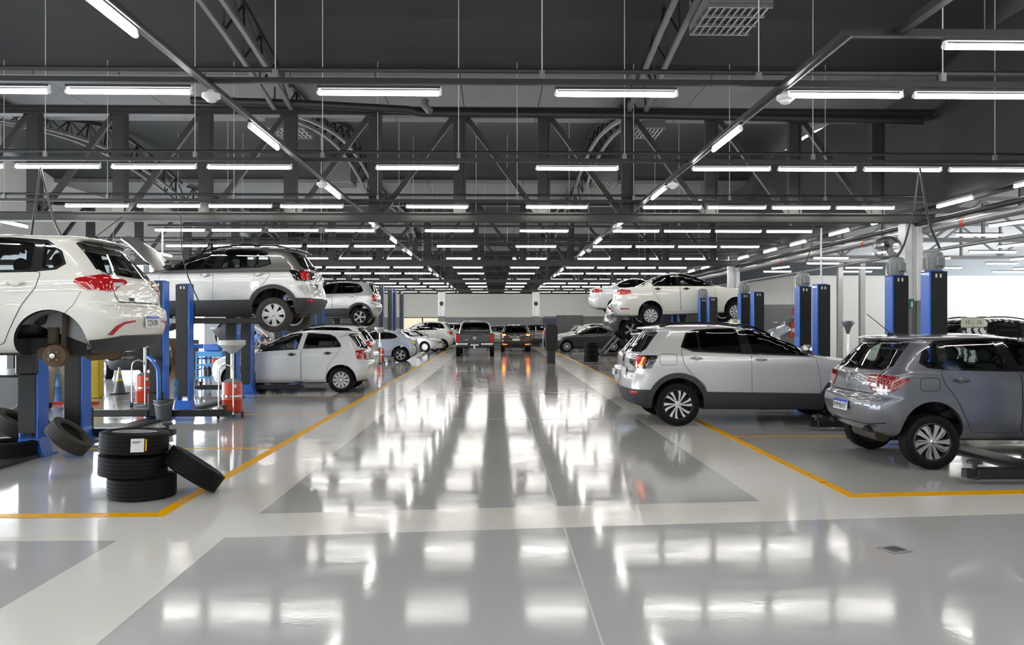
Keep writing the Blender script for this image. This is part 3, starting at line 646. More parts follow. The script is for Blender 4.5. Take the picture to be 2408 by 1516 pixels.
for y in (13.9, 19.2, 27.5, 36): mark('floor_joint', [(-2.0, y), (2.4, y), (2.4, y+.03), (-2.0, y+.03)], M_JOINT, .0008)
struct(MB().box((-33, 25, -.25), (30, 90, .3)).build('exterior_ground', mat('pale_concrete_yard', (.62, .62, .60), .9), smooth=0))
# drain plate in the foreground floor
d0 = at_z(2103, 1293); dr = empty('floor_drain', d0, .35); tag(dr, 'small square metal drain plate set into the bare grey floor', 'drain')
MB().box((0, 0, .004), (.17, .17, .006), bev=.002).build('drain_frame', M_STEEL2, dr); g_ = MB()
for k in range(5): g_.box((-.05+.025*k, 0, .0085), (.010, .10, .002))
g_.build('drain_slots', M_BLACK, dr)

TR = [3.75, 15.9, 28.05, 40.2, 52.35]
def zc(y):
    for t in TR + [64.5]:
        if t <= y <= t+12.15:
            return 6.42 if y < t+3.6 else 6.42 + .12 + .55*math.sin(PI*min(1, (y-t-3.6)/8.55))
    return 6.6
pr = []
for t in [-8.4] + TR:
    pr += [(t+3.6+8.55*k/10, 6.54+.55*math.sin(PI*k/10)) for k in range(11)]
pr = [p for p in pr if p[0] <= 64]
struct(MB().prism([(y, z) for y, z in pr] + [(pr[-1][0], 7.6), (pr[0][0], 7.6)], -20, 9.0, 'x').build('ceiling', M_CEIL, smooth=30))
for t in TR: 
    so = MB()
    for k in range(-11, 6): so.box((-.70+.82+1.64*k, t+1.78, 6.48), (1.625, 3.6, .12))
    o = so.build('ceiling_soffit', M_SOFFIT, smooth=0); struct(o)
struct(MB().box((21, 27, 6.35), (24, 74, .2)).build('ceiling_side_bay', mat('taupe_ceiling', (.10, .095, .088), .8), smooth=0))
bk = MB(); bk.box((8.72, 33, 5.35), (.12, 62, 2.9)); bk.build('wall_bulkhead', M_CEIL, smooth=0)['kind'] = 'structure'
def banded_wall(name, lo, hi, bands):
    """one wall in horizontal paint bands: (top height, material slot)"""
    b = MB(); z = lo[2]
    for zt, mi in bands: b.box(((lo[0]+hi[0])/2, (lo[1]+hi[1])/2, (z+zt)/2), (hi[0]-lo[0], hi[1]-lo[1], zt-z), mi=mi); z = zt
    return struct(b.build(name, [M_WALLG, M_WALLW, M_CEIL, M_WALLB, M_WALLG], smooth=0))
banded_wall('wall_back', (-18, 62, 0), (33.3, 62.3, 7.5), [(2.05, 0), (3.82, 1), (7.5, 2)])
banded_wall('wall_front', (-20, -9.3, 0), (33, -9, 7.5), [(2.05, 0), (3.8, 1), (7.5, 2)])
banded_wall('wall_right', (33, -9, 0), (33.3, 62, 6.4), [(3.85, 3), (6.4, 0)])
wl = MB()
for a, b in ((-9.3, 3), (12.6, 13.2), (22.6, 23.2), (32.4, 33), (44, 62.3)): wl.box((-15.1, (a+b)/2, 2.1), (.2, b-a, 4.2))
wl.box((-15.1, 26.5, 5.5), (.2, 72, 2.6)); struct(wl.build('wall_left', M_WALLW, smooth=0))
banded_wall('wall_partition', (14.0, 38, 0), (33, 38.2, 3.85), [(1.6, 3), (3.85, 3)])
banded_wall('wall_partition_side', (13.9, 38.2, 0), (14.1, 62, 3.85), [(2.05, 0), (3.85, 1)])
banded_wall('wall_partition_grey', (8.9, 27.0, 0), (10.2, 27.2, 2.25), [(2.25, 4)])
banded_wall('wall_partition_left', (-11.7, 33.0, 0), (-8.6, 33.2, 3.2), [(3.2, 4)])
w = empty('window_1', (0, 0, 0)); struct(w)   # cream lit counter window in the far wall
box_obj('window_frame', (-7.2, 61.9, 1.1), (-3.9, 61.98, 2.05), M_STEEL, w); 
for k in range(2): box_obj('window_pane', (-7.1+1.6*k, 61.86, 1.16), (-5.6+1.6*k, 61.92, 1.99), mat('cream_lit_pane', (.75, .70, .50), .5, emis=.35, ecol=(1, .93, .68)), w)
box_obj('trim_1', (14.7, 61.9, 2.05), (3.6, 61.98, 2.12), M_WALLG)['kind'] = 'structure'
box_obj('door_1', (4.6, 61.9, 0), (6.6, 61.97, 2.2), mat('dull_grey_door', (.15, .155, .15), .6))['kind'] = 'structure'
nb = box_obj('notice_board', (3.55, 61.90, 1.35), (4.55, 61.97, 1.95), mat('slate_blue_panel', (.07, .08, .12), .6)); tag(nb, 'slate blue rectangular panel on the grey band of the far wall', 'board')

# ---------------------------------------------------------------- steel: columns, trusses, girders
def column(name, label, x, y, h, w=.36, d=.30, sign=False):
    r = empty(name, (x, y, 0)); tag(r, label, 'column')
    for nm, z0, z1, m in (('column_base', 0, 2.08, M_WALLG if w < .5 else M_WALLG), ('column_shaft', 2.08, h, M_WHITE)):
        b = MB(); b.box((-w/2+.07, 0, (z0+z1)/2), (.14, d, z1-z0), bev=.01); b.box((w/2-.06, 0, (z0+z1)/2), (.12, d, z1-z0), bev=.01); b.box((0, .02, (z0+z1)/2), (w-.1, d-.1, z1-z0)); b.build(nm, m, r)
    return r
big = column('steel_column', 'white steel column with grey foot and green sign behind the grey hatchback', 8.28, 16.15, 3.62)
b = MB(); b.box((-.06, -.156, 2.02), (.10, .012, .20), bev=.003); sg = b.build('exit_sign', mat('sign_green', (.01, .17, .09), .5), big)
b = MB(); b.prism([(-.075, 1.96), (-.045, 1.94), (-.03, 2.0), (-.045, 2.07), (-.07, 2.06)], -.166, -.162, 'y'); b.build('sign_symbol', M_WHITE, sg)
b = MB(); b.box((.25, -.17, 2.62), (.22, .12, .17), bev=.01); b.build('junction_box', M_WHITE, big)
column('steel_column', 'white steel column rising behind the lifted white saloon', 8.28, 28.3, 3.62)
column('steel_column', 'white column with round black disc standing beside the dark pickup', -3.72, 56.2, 3.9, .5, .4)
column('steel_column', 'white column with round black disc beyond the brown hatchback', 2.75, 56.2, 3.9, .5, .4)
for o in [o for o in COL.objects if o.name.startswith('steel_column') and abs(o.location.y-56.2) < .1]:
    b = MB(); b.cyl((0, -.22, 2.95), (0, -.20, 2.95), .14, n=18); b.build('disc_marker', M_BLACK, o)
for px, l in ((1975, 'slim grey steel post before the cream wall, between the blue lift posts'), (2027, 'slim grey steel post standing in the middle of the bright cream wall'), (2091, 'slim grey steel post just beside the motor topped lift post')):
    p = at_y(px, 700, 33); b = MB(); b.box((0, 0, 2.05), (.22, .2, 4.1), bev=.02); o = b.build('steel_post', M_STEEL2); o.location = (p.x, 33, 0); tag(o, l, 'post')
for i, t in enumerate(TR[1:]):
    r = empty('roof_truss', (0, t, 0)); tag(r, 'dark steel roof truss, %s in line from the camera, crossing the hall' % ORD[i], 'truss', 'roof trusses across the hall')
    b = MB()
    for z, h in ((5.66, .03), (5.80, .03)): b.box((-4.6, 0, z), (26.4, .24, h))
    b.box((-4.6, 0, 5.73), (26.4, .10, .13)); b.build('top_chord', M_STEEL, r)
    b = MB(); b.box((-4.6, 0, 3.615), (26.4, .26, .02)); b.box((-4.6, 0, 3.765), (26.4, .26, .02)); b.box((-4.6, .0, 3.69), (26.4, .12, .14)); b.build('bottom_chord', M_STEEL, r)
    for k in range(-10, 6):
        x = -.70 + 1.636*k; b = MB(); b.box((x-.02, 0, 4.71), (.20, .14, 1.9)); b.box((x+.10, .0, 4.71), (.03, .22, 1.9)); b.build('post', M_STEEL, r)
        if -10 <= k < 5:
            x0, x1 = x+.14, x+1.636-.14; a, c = ((x0, 3.78), (x1, 5.62)) if k < 0 else ((x0, 5.62), (x1, 3.78))
            v = Vector((c[0]-a[0], 0, c[1]-a[1])); ang = math.atan2(v.z, v.x); b = MB(); b.box(((a[0]+c[0])/2, 0, (a[1]+c[1])/2), (v.length, .10, .10), Matrix.Rotation(-ang, 3, 'Y')); b.build('diagonal', M_STEEL, r)
M_STEELL = mat('mid_grey_steel', (.17, .17, .175), .5, noise=.2, nscale=3)
gl = {-4.05: 'over the tyre bays', 2.72: 'over the aisle edge', -10.6: 'over the daylit bays'}
for x, ph in gl.items():
    for i, t in enumerate(TR[:4]):
        r = empty('lattice_girder', (x, t, 0)); tag(r, 'arched lattice girder %s, %s span from the camera' % (ph, ORD[i]), 'girder', 'arched lattice girders')
        n = 12; zb = lambda k: 5.72 + .60*math.sin(PI*k/n); zt = lambda k: min(zc(t+.3+11.6*k/n)-.06, 6.33+.7*math.sin(PI*k/n)); Y = lambda k: .3+11.55*k/n
        for s_ in (-.16, .16):
            b = MB(); b.tube([(s_, Y(k), zb(k)) for k in range(n+1)], .05, 4); b.build('bottom_chord', M_STEELL, r)
        b = MB(); b.tube([(0, Y(k), zt(k)) for k in range(n+1)], .06, 4); b.build('top_chord', M_STEEL, r)
        b = MB()
        for k in range(n):
            for s_ in (-.16, .16): b.cyl((s_, Y(k), zb(k)), (0, Y(k+.5), zt(k+.5)), .022, n=4); b.cyl((0, Y(k+.5), zt(k+.5)), (s_, Y(k+1), zb(k+1)), .022, n=4)
        b.build('web_lattice', M_STEEL, r)
for i, y in enumerate((19.5, 26.5, 33.5)):
    r = empty('side_bay_truss', (0, y, 0)); tag(r, 'grey steel truss over the bright side bay, %s one deep' % ORD[i], 'truss', 'trusses over the side bay')
    for z, nm in ((4.35, 'bottom_chord'), (5.7, 'top_chord')): b = MB(); b.box((20.5, 0, z), (23, .16, .14)); b.build(nm, M_STEELL, r)
    for k in range(14):
        b = MB(); x = 9.4+1.65*k; b.cyl((x, 0, 4.4), (x, 0, 5.7), .06, n=4); b.build('post', M_STEELL, r)
        b = MB(); b.cyl((x, 0, 4.4) if k % 2 else (x, 0, 5.65), (x+1.65, 0, 5.65) if k % 2 else (x+1.65, 0, 4.4), .05, n=4); b.build('diagonal', M_STEELL, r)
for x, z, r_, m, l in ((8.50, 3.47, .075, M_STEEL2, 'thick pale grey pipe running the hall below the dark bulkhead'), (8.36, 3.60, .05, M_STEEL, 'dark thin pipe just above the thick pale pipe'), (9.4, 3.20, .035, M_STEEL2, 'thin pale conduit below the thick pipe in the side bay')):
    b = MB(); b.tube([(x, 6, z), (x, 61.9, z)], r_, 12); o = b.build('overhead_pipe', m); tag(o, l, 'pipe')
    if r_ > .07:
        for y in (14.6, 18.6, 24): b = MB(); b.cyl((x, y, z), (x, y+.09, z), r_+.006, n=14); b.build('red_band', M_RED, o)
p = MB(); p.tube([at_y(450, 236, 15.5), at_y(690, 243, 15.5), at_y(960, 258, 15.6), at_y(985, 266, 15.70), at_y(1500, 271, 15.70), at_y(2170, 284, 15.70)], .075, 10); tag(p.build('duct_pipe', M_STEEL), 'dark drain pipe lying along the top chord of the front truss', 'pipe')
p = MB(); p.tube([at_y(1000, 236, 15.5), at_y(998, 248, 15.45), at_y(1012, 262, 15.4)], .07, 10); tag(p.build('pipe_elbow', M_STEELL), 'short grey pipe elbow dropping onto the drain pipe over the aisle', 'pipe')
for i, (px, py, w) in enumerate(((1715, 48, .9), (682, 312, .85), (1514, 312, .8), (800, 434, .85), (1418, 434, .8))):
    c = at_z(px, py, 6.02); r = empty('ceiling_vent', c)
    tag(r, ['large white slatted air vent box on the dark ceiling, closest to the camera', 'slatted air vent box behind the front truss, over the lifted two tone car', 'slatted air vent box behind the front truss, past the aisle girder', 'slatted air vent deep over the bays, beside the long lattice girder', 'slatted air vent deep over the aisle edge, beyond the front truss'][i], 'vent')
    b = MB(); b.box((0, 0, .36), (w, w*1.25, .66)); b.build('vent_box', M_STEELL, r); b = MB()
    for k in range(9): b.box((-w/2+w*(k+.5)/9, 0, .0), (.025, w*1.2, .05), Matrix.Rotation(.5, 3, 'Y'))
    for k in range(4): b.box((0, -w*.6+w*1.2*k/3, .0), (w, .03, .05))
    b.build('vent_grille', M_STEEL2, r)

# ---------------------------------------------------------------- lamps
ZL = CAMH + 2.2
tube_me = {}
def tube_meshes(L):
    if L not in tube_me:
        a = MB(); a.cyl((-L/2+.03, 0, 0), (L/2-.03, 0, 0), .025, n=10)
        e = MB()
        e.cyl((-.015, 0, 0), (.02, 0, 0), .022, n=10); e.box((.008, 0, .03), (.02, .03, .06))
        h = MB(); h.box((0, 0, .055), (L*.98, .045, .025)); tube_me[L] = (h.mesh('ceiling_light', M_TRACK, 0), a.mesh('lamp_tube', M_TUBE), e.mesh('lamp_holder', M_WHITE))
    return tube_me[L]
def lamp(x, y, z, L, rz, label, group):
    h, a, e = tube_meshes(L); o = link('ceiling_light', h); o.location = (x, y, z); o.rotation_euler = (0, 0, rz); tag(o, label, 'lamp', group); link('lamp_tube', a, o); 
    for s_ in (-1, 1): q = link('lamp_holder', e, o); q.location.x = s_*(L/2-.02)
    return o
M_WIRE = mat('pale_wire', (.62, .62, .62), .4)
ROWS = [-4.2, -.2, 3.85] + [FOC*2.2/(758-y) for y in (220.5, 396, 487, 543, 579.5, 608, 629, 643, 657)] + [46.0, 50.2, 54.6, 58.6]
def row_name(i): return '%s row from camera' % ORD[i-3] if i >= 3 else '%s row behind camera' % ORD[i]
for i, y in enumerate(ROWS):
    rn = row_name(i); first = i == 3
    tr = empty('light_track', (0, y, 0)); tag(tr, 'dark cable track carrying tube lamps, %s' % rn, 'track', 'cable tracks of the lamp rows')
    x0, x1 = (-12.5, 8.3) if i != 6 else (-8.3, 7.9)
    b = MB(); b.box(((x0+x1)/2, 0, ZL+.115), (x1-x0, .055, .05)); b.build('track_rail', M_TRACK, tr); b = MB(); b.tube([(x0, .05, ZL+.235), (x1, .05, ZL+.235)], .024, 6); b.build('conduit', M_TRACK, tr)
    for k in range(9 if i < 9 else 5):
        x = -11.4 + (2.27 if i < 9 else 4.4)*k + .5*math.sin(i*3+k); b = MB(); b.cyl((x, 0, ZL+.13), (x, 0, zc(y)), .006, n=5); b.build('hanger_wire', M_WIRE, tr)
        if i < 7: b = MB(); b.box((x, 0, ZL+.17), (.05, .05, .10)); b.build('hanger_bracket', M_STEEL2, tr)
    for k in range(6 if i < 7 else 5):
        if i in (5, 6) and k > 3: continue
        lamp(-3.50-1.347*k, y, ZL, 1.21, 0, 'tube lamp over the tyre side bays, %s from the aisle, %s' % (ORD[k], rn), 'tube lamps in rows across the hall')
    for s_, nm in ((-1, 'tyre'), (1, 'motor')): lamp(s_*1.14+.02, y, ZL, 1.20, 0, 'tube lamp over the aisle, on its %s side, %s' % (nm, rn), 'tube lamps in rows across the hall')
    for k in range(4): lamp(3.38+1.243*k, y, ZL, 1.15, 0, 'tube lamp over the motor side, %s from the aisle, %s' % (ORD[k], rn), 'tube lamps in rows across the hall')
for x, nm, y0 in ((-2.76, 'tyre', -5), (2.78, 'motor', 6.4)):
    tr = empty('light_track', (x, 0, 0)); tag(tr, 'dark lengthwise cable track over the %s edge of the aisle' % nm, 'track')
    b = MB(); b.box((0, (y0+60)/2, ZL+.09), (.07, 60-y0, .05)); b.build('track_rail', M_TRACK, tr)
    b = MB(); b.box((.035, (y0+60)/2, ZL+.06), (.012, 60-y0, .012)); b.build('track_edge', M_STEEL2, tr)
    for k in range(14):
        y = 5.72 + 4.08*k
        if y > y0 and not (x > 0 and k == 0): lamp(x, y, ZL, 1.21, PI/2, 'lengthwise tube lamp, %s along the track on the aisle %s edge' % (ORD[k], nm), 'tube lamps along the aisle tracks')
    for k, py in enumerate((231, 436, 535, 589, 645)):
        q = at_x(1166+(-1 if x < 0 else 1)*1.27*(758-py), py, x); r = empty('motion_sensor', (x+(.05 if x > 0 else -.0), q.y, ZL-.03)); tag(r, 'round white ceiling sensor, %s along the %s edge of the aisle' % (ORD[k], nm), 'sensor', 'white ceiling sensors')
        b = MB(); b.lathe([(0, .09), (.02, .09), (.05, .05), (.085, .045), (.088, .01), (.06, -.01)], 20, 'z'); b.build('sensor_base', M_WHITE, r); b = MB(); b.ball((0, 0, -.01), (.055, .055, .03), 14, 7); b.build('sensor_lens', M_WHITE, r)
tr = empty('light_track', (0, 6.44, 0)); tag(tr, 'dark cable track bridging sideways from the aisle track to the single near lamp', 'track')
b = MB(); b.box((5.4, 0, ZL+.10), (5.3, .06, .06)); b.build('track_rail', M_TRACK, tr); b = MB(); b.box((3.2, -1.2, ZL+.11), (.07, 2.4, .06)); b.build('track_rail', M_TRACK, tr)
for x in (3.9, 5.2): b = MB(); b.cyl((x, 0, ZL+.12), (x, 0, zc(6.4)), .0045, n=5); b.build('hanger_wire', M_STEEL2, tr)
lamp(4.16, 6.44, ZL, 1.21, 0, 'lit tube lamp on the short cross track, nearest the camera over the grey hatchback', 'near lamps'); lamp(5.5, 6.44, ZL, 1.21, 0, 'lit tube lamp at the far end of the short near cross track', 'near lamps')
tr = empty('light_track', (8.42, 0, 0)); tag(tr, 'grey lengthwise lamp track along the foot of the dark bulkhead', 'track')
b = MB(); b.box((0, 34, ZL+.09), (.09, 54, .06)); b.build('track_rail', M_STEEL, tr)
for k in range(16):
    y = 12.3 + 2.52*k; lamp(8.42, y + (.0 if k % 2 else .2), ZL, 1.21, PI/2, 'lit tube lamp on the bulkhead track, %s along from the camera' % ORD[k], 'tube lamps along the bulkhead')
for k in range(5): lamp(-10.3, 17.6+4*k, ZL-.1, 1.21, PI/2+.03, 'lit lengthwise tube lamp far over the daylit bays, %s deep' % ORD[k], 'tube lamps over the daylit bays')
n = 0
for j in range(8):
    y = 17.5 + 2.4*j
    for k in range(5):
        x = 11.2 + 3.3*k + .7*(j % 2); n += 1
        lamp(x, y, ZL-.05, 1.5 if k % 2 else 1.21, 0 if (j+k) % 3 else PI/2+.25, 'lit tube lamp over the bright side bay, %s across in the %s line' % (ORD[k], ORD[j]), 'tube lamps over the side bay')
for px, y, z1, l in ((382, ROWS[6], 2.9, 'white conduit dropping from the end of a lamp row beside the open bonnet'), (1931, ROWS[6], 2.3, 'white conduit dropping from a lamp row to a lift post'), (1713, ROWS[8], 2.4, 'white conduit dropping behind the lifted white saloon')):
    x = at_y(px, 560, y).x; b = MB(); b.cyl((x, y, z1), (x, y, ZL+.1), .022, n=8); o = b.build('drop_conduit', M_WHITE); tag(o, l, 'conduit')
# ---------------------------------------------------------------- lifts
def lift(x, yn, yf, label, hz=.10, h=2.36, motors=(0, 0), arms=(1, 1), aim=1, cover=M_BLACKM):
    """two blue posts joined by a floor plate; a carriage with two telescopic arms on each"""
    r = empty('two_post_lift', (x, yn, 0)); tag(r, label, 'car lift', 'blue two post car lifts'); S = yf-yn
    b = MB(); b.box((0, S/2, .018), (.34, S-.2, .036), bev=.008); b.build('floor_plate', M_STEEL, r)
    for y, s_ in ((0, 1), (S, -1)):
        sx = -1 if x > 0 else 1   # the blue flange faces the aisle
        b = MB(); b.box((0, y, .015), (.42, .34, .03), bev=.006); b.prism([(-.17, .03), (.17, .03), (.123, .22), (-.123, .22)], y-.122, y+.122, 'y')
        b.box((sx*.105, y, h/2), (.035, .24, h), bev=.008); b.box((-sx*.105, y, h/4), (.03, .235, h/2), bev=.008); b.box((sx*.02, y, h-.01), (.205, .24, .03), bev=.01); b.build('post', M_BLUE, r)
        b = MB(); b.box((-sx*.018, y, h/2+.14), (.212, .246, h-.30)); b.build('post_cover', cover, r)
        b = MB(); b.box((0, y+s_*.05, hz+.20), (.24, .31, .42), bev=.02); cg = b.build('carriage', M_BLACKM, r)
        b = MB(); b.box((-.03, y-.126, h-.07), (.022, .006, .05)); b.box((.03, y-.126, h-.07), (.022, .006, .05)); b.build('post_label', M_WHITE, r)
        if motors[0 if y == 0 else 1]:
            b = MB(); b.lathe([(.0, h), (.11, h), (.125, h+.03), (.125, h+.20), (.115, h+.25), (.07, h+.275), (0, h+.28)], 20, 'z', (0, y, 0)); b.box((.02, y-.14, h+.12), (.11, .06, .13), bev=.01)
            for k in range(12): a = 2*PI*k/12; b.box((.125*math.cos(a), y+.125*math.sin(a), h+.11), (.02, .012, .16), Matrix.Rotation(a, 3, 'Z'))
            b.build('motor', mat('motor_grey', (.22, .23, .24), .4), r)
        if arms[0 if y == 0 else 1]:
            for ax in (-1, 1):
                b = MB(); e = Vector((ax*1.15, y+s_*.16 if hz < .3 else y+s_*.55, hz+.06)); a0 = Vector((ax*.10, y+s_*.16, hz+.06)); d = e-a0; ang = math.atan2(d.y, d.x); R = Matrix.Rotation(ang, 3, 'Z')
                b.box((a0+e)/2, (d.length, .13, .11), R, .01); b.box(e-d*.12, (d.length*.45, .10, .085), R); am = b.build('swing_arm', M_BLACKM, r)
                b = MB(); b.cyl(e+Vector((0, 0, -.03)), e+Vector((0, 0, .10)), .028, n=10); b.cyl(e+Vector((0, 0, .10)), e+Vector((0, 0, .13)), .075, n=16); b.cyl(e+Vector((0, 0, -.06)), e+Vector((0, 0, -.03)), .06, n=12); b.build('arm_pad', M_BLACK, am)
    return r
XLL, XLR = -5.75, 6.05
lift(XLL, 7.2, 10.28, 'blue two post lift holding the white hatchback without rear wheel', 1.02, arms=(0, 0))
lift(XLL, 11.36, 14.08, 'empty blue two post lift with its arms down behind the stacked tyres', .06)
lift(XLL, 15.22, 18.0, 'blue two post lift raising the grey and silver crossover', 1.62, arms=(1, 1))
lift(XLL, 19.05, 21.9, 'blue two post lift lowered around the white hatchback on the floor', .08)
lift(XLL, 23.1, 25.8, 'blue two post lift lowered around the white wagon with open bonnet', .08)
lift(XLL, 26.9, 29.8, 'blue two post lift raising the small silver hatchback', 1.32)
lift(XLL, 41.2, 44.6, 'tall blue two post lift standing beyond the raised silver hatchback', .1, 3.52)
lift(XLL, 46.2, 50.0, 'tall blue two post lift at the far end of the row', .1, 3.45)
lift(XLR, 8.1, 11.17, 'blue two post lift under the dark grey hatchback, motor on its far post', .05, motors=(1, 1))
lift(XLR, 12.22, 15.08, 'blue two post lift of the floor parked silver crossover', .05, motors=(1, 0))
lift(XLR, 15.98, 18.8, 'blue two post lift behind the silver crossover, motor on the near post', .05, motors=(1, 0))
lift(XLR, 19.8, 22.75, 'blue two post lift with motor standing before the raised white saloon', .08, motors=(1, 0))
lift(XLR, 23.75, 26.5, 'blue two post lift holding the white saloon high up', 1.40, motors=(1, 0))
lift(XLR, 27.45, 30.4, 'blue two post lift holding the grey crossover behind the saloon', .95, motors=(1, 0))
lift(XLR, 31.3, 34.4, 'blue two post lift holding the white saloon furthest back', 1.55)

# ---------------------------------------------------------------- cars
P_SIL = paint('silver_paint', (.56, .56, .555), .30, .32); P_GREY = paint('graphite_grey_paint', (.15, .156, .178), .4, .30)
P_GREYT = paint('graphite_roof_paint', (.12, .118, .112), .4, .32); P_WHITE = paint('warm_white_paint', (.76, .745, .68)); P_WHITE2 = paint('cool_white_paint', (.78, .78, .77))
P_BSIL = paint('blue_silver_paint', (.40, .44, .52), .35, .32); P_BLACK = paint('black_paint', (.010, .010, .011)); P_BROWN = paint('brown_paint', (.045, .032, .022), .4); P_DGREY = paint('dark_grey_paint', (.085, .088, .092), .3)
P_RED = paint('dark_red_paint', (.20, .01, .015), .2)
G_LENS = M_BLACKGL
ARGO = scaled(HATCH, .99, .985, 1.02, plate=(.56,), tail=[('y', .36, .965), ('y', .36, 1.0), ('y', .60, 1.045), ('x', .2, 1.045), ('x', .44, 1.0), ('x', .46, .965), ('x', .34, .89), ('x', .06, .875), ('y', .62, .885), ('y', .50, .945)])
r, S = car('white hatchback lifted high, rear wheel off, with dark rear bumper', ARGO, P_WHITE, at_d(118, 814, 8.24), PI+.05, 1, 'wheel', side=1, rim='gol', wheels=(0, 1), plate='COV3I91', glass_m=M_GLASSM, antenna=True)
def extras(S, r, sp, fuel=None, wiper=True, seam_tail=True, spoiler=True, fsd='R'):
    zb = sp['rear_glass'][0][1]
    if wiper: 
        p, n = S.hit(.0, zb+.04, 'B'); q, n2 = S.hit(.34, zb+.07, 'B')
        if p and q: b = MB(); b.tube([p+n*.02, p*.5+q*.5+n*.035, q+n2*.02], .011, 6); b.cyl(p, p+n*.04, .022); b.build('rear_wiper', M_BLACK, r)
    if spoiler:
        zr = sp['rings'][13][0]+.003; S.decal('brake_lamp', M_DREDLENS, r, [(-.15, zr-.012), (.15, zr-.012), (.15, zr+.014), (-.15, zr+.014)], 'B', .004, .01, (), .05)
    if fuel:
        x, z, a, c = fuel; P_ = smooth_poly([(x-a, z-c), (x+a, z-c), (x+a, z+c), (x-a, z+c)], .05, 4)
        S.ribbon('fuel_flap_seam', M_SEAM, r, P_+[P_[0]], fsd, .006, .002)
    if seam_tail:
        z0 = sp['rings'][5][0]; W = sp['W']
        S.ribbon('tailgate_seam', M_SEAM, r, [(-W/2+.20, z0+.33), (-W/2+.23, z0+.10), (-W/2+.30, z0+.02), (W/2-.30, z0+.02), (W/2-.23, z0+.10), (W/2-.20, z0+.33)], 'B', .012, .002)
extras(S, r, ARGO)
W_ = ARGO['W']
for sd in ('CL', 'CR'):
    X = lambda x: x+S.hw-.27+.424-.30
    S.decal('lower_bumper', M_CLAD, r, [(0, .245), (X(.33), .245), (X(.325), .375), (X(.1), .395), (.55, .42), (0, .42)], sd, .014, .03, (), .06)
    S.decal('reflector', M_REDLENS, r, [(X(.05), .43), (X(.11), .43), (X(.03), .52), (X(-.09), .562), (.40, .58), (.40, .565), (X(-.11), .54), (X(-.02), .50)], sd, .010, .02, (), .03)
for sd in ('CL', 'CR'):
    X = lambda x: x+S.hw-.27+.424-.30
    S.decal('reverse_lamp', M_CLEARLENS, r, [(X(-.02), .925), (X(-.03), .965), (X(-.28), .975), (X(-.20), .935)], sd, .015, .01, (), .03)
p, n = S.hit(-.40, .88, 'B')
text_mesh('ARGO', .075, M_CHROME, 'model_badge', r, tuple(p+n*.006), (PI/2-.12, 0, -PI/2), .003); p, n = S.hit(.30, .80, 'B'); text_mesh('DRIVE', .055, M_STEEL, 'trim_badge', r, tuple(p+n*.006), (PI/2-.1, 0, -PI/2), .002)
xa, wz = ARGO['xa'], ARGO['rw']-.10
for sd in (1, -1):
    y = sd*(W_/2-.13); b = MB(); b.lathe([(0, y+sd*.045), (.035, y+sd*.045), (.05, y+sd*.035), (.075, y+sd*.03), (.115, y+sd*.02), (.118, y-sd*.06), (.06, y-sd*.08)], 26, 'y', (xa, 0, wz)); hb = b.build('brake_drum', M_RUST, r)
    b = MB(); b.lathe([(0, y+sd*.07), (.026, y+sd*.066), (.032, y+sd*.04)], 16, 'y', (xa, 0, wz)); b.build('hub_cap', M_CHROME, hb)
    for k in range(4): a = PI/4+PI/2*k; b = MB(); b.cyl((xa+.055*math.cos(a), y+sd*.03, wz+.055*math.sin(a)), (xa+.055*math.cos(a), y+sd*.055, wz+.055*math.sin(a)), .009, n=8); b.build('wheel_stud', M_STEEL2, hb)
    b = MB(); b.cyl((xa-.02, sd*.60, wz+.03), (xa-.03, sd*.56, wz+.46), .03, n=10); b.lathe([(.055, wz+.12), (.06, wz+.14), (.05, wz+.17), (.06, wz+.20), (.05, wz+.23), (.06, wz+.26), (.05, wz+.29)], 14, 'z', (xa+.10, sd*.55, 0)); b.build('suspension_strut', M_UNDER, r)
    b = MB(); zc0 = ARGO['rw']+.01; A_ = np.linspace(-.12, PI*.80, 22); y0_, y1_ = sd*(W_/2-.335), sd*(W_/2-.05)
    vs = [(xa+.352*math.cos(a), y_, zc0+.352*math.sin(a)) for a in A_[::-1]*-1+PI for y_ in (y0_, y1_)]; b.add(vs, [(2*i, 2*i+1, 2*i+3, 2*i+2) for i in range(len(A_)-1)])
    b.add([(xa+.352*math.cos(a), y0_, zc0+.352*math.sin(a)) for a in A_[::-1]*-1+PI], [tuple(range(len(A_)))]); b.build('inner_arch', M_LINERG, r)
b = MB(); b.cyl((xa+.12, -.72, wz+.02), (xa+.12, .72, wz+.02), .065, n=14); b.box((xa+.30, .45, wz+.04), (.5, .09, .09)); b.box((xa+.30, -.45, wz+.04), (.5, .09, .09)); b.build('rear_axle', M_UNDER, r)
b = MB(); b.cyl((xa-.25, -.1, .24), (xa-.25, .45, .24), .09, n=16); b.tube([(xa+.9, .1, .25), (xa-.1, .15, .22), (xa-.25, .2, .22)], .028, 8); b.build('silencer', M_RUST, r)
S.ribbon('bumper_seam', M_SEAM, r, [(.38, .87), (.46, .73), (.54, .65)], 'L', .004, .002)

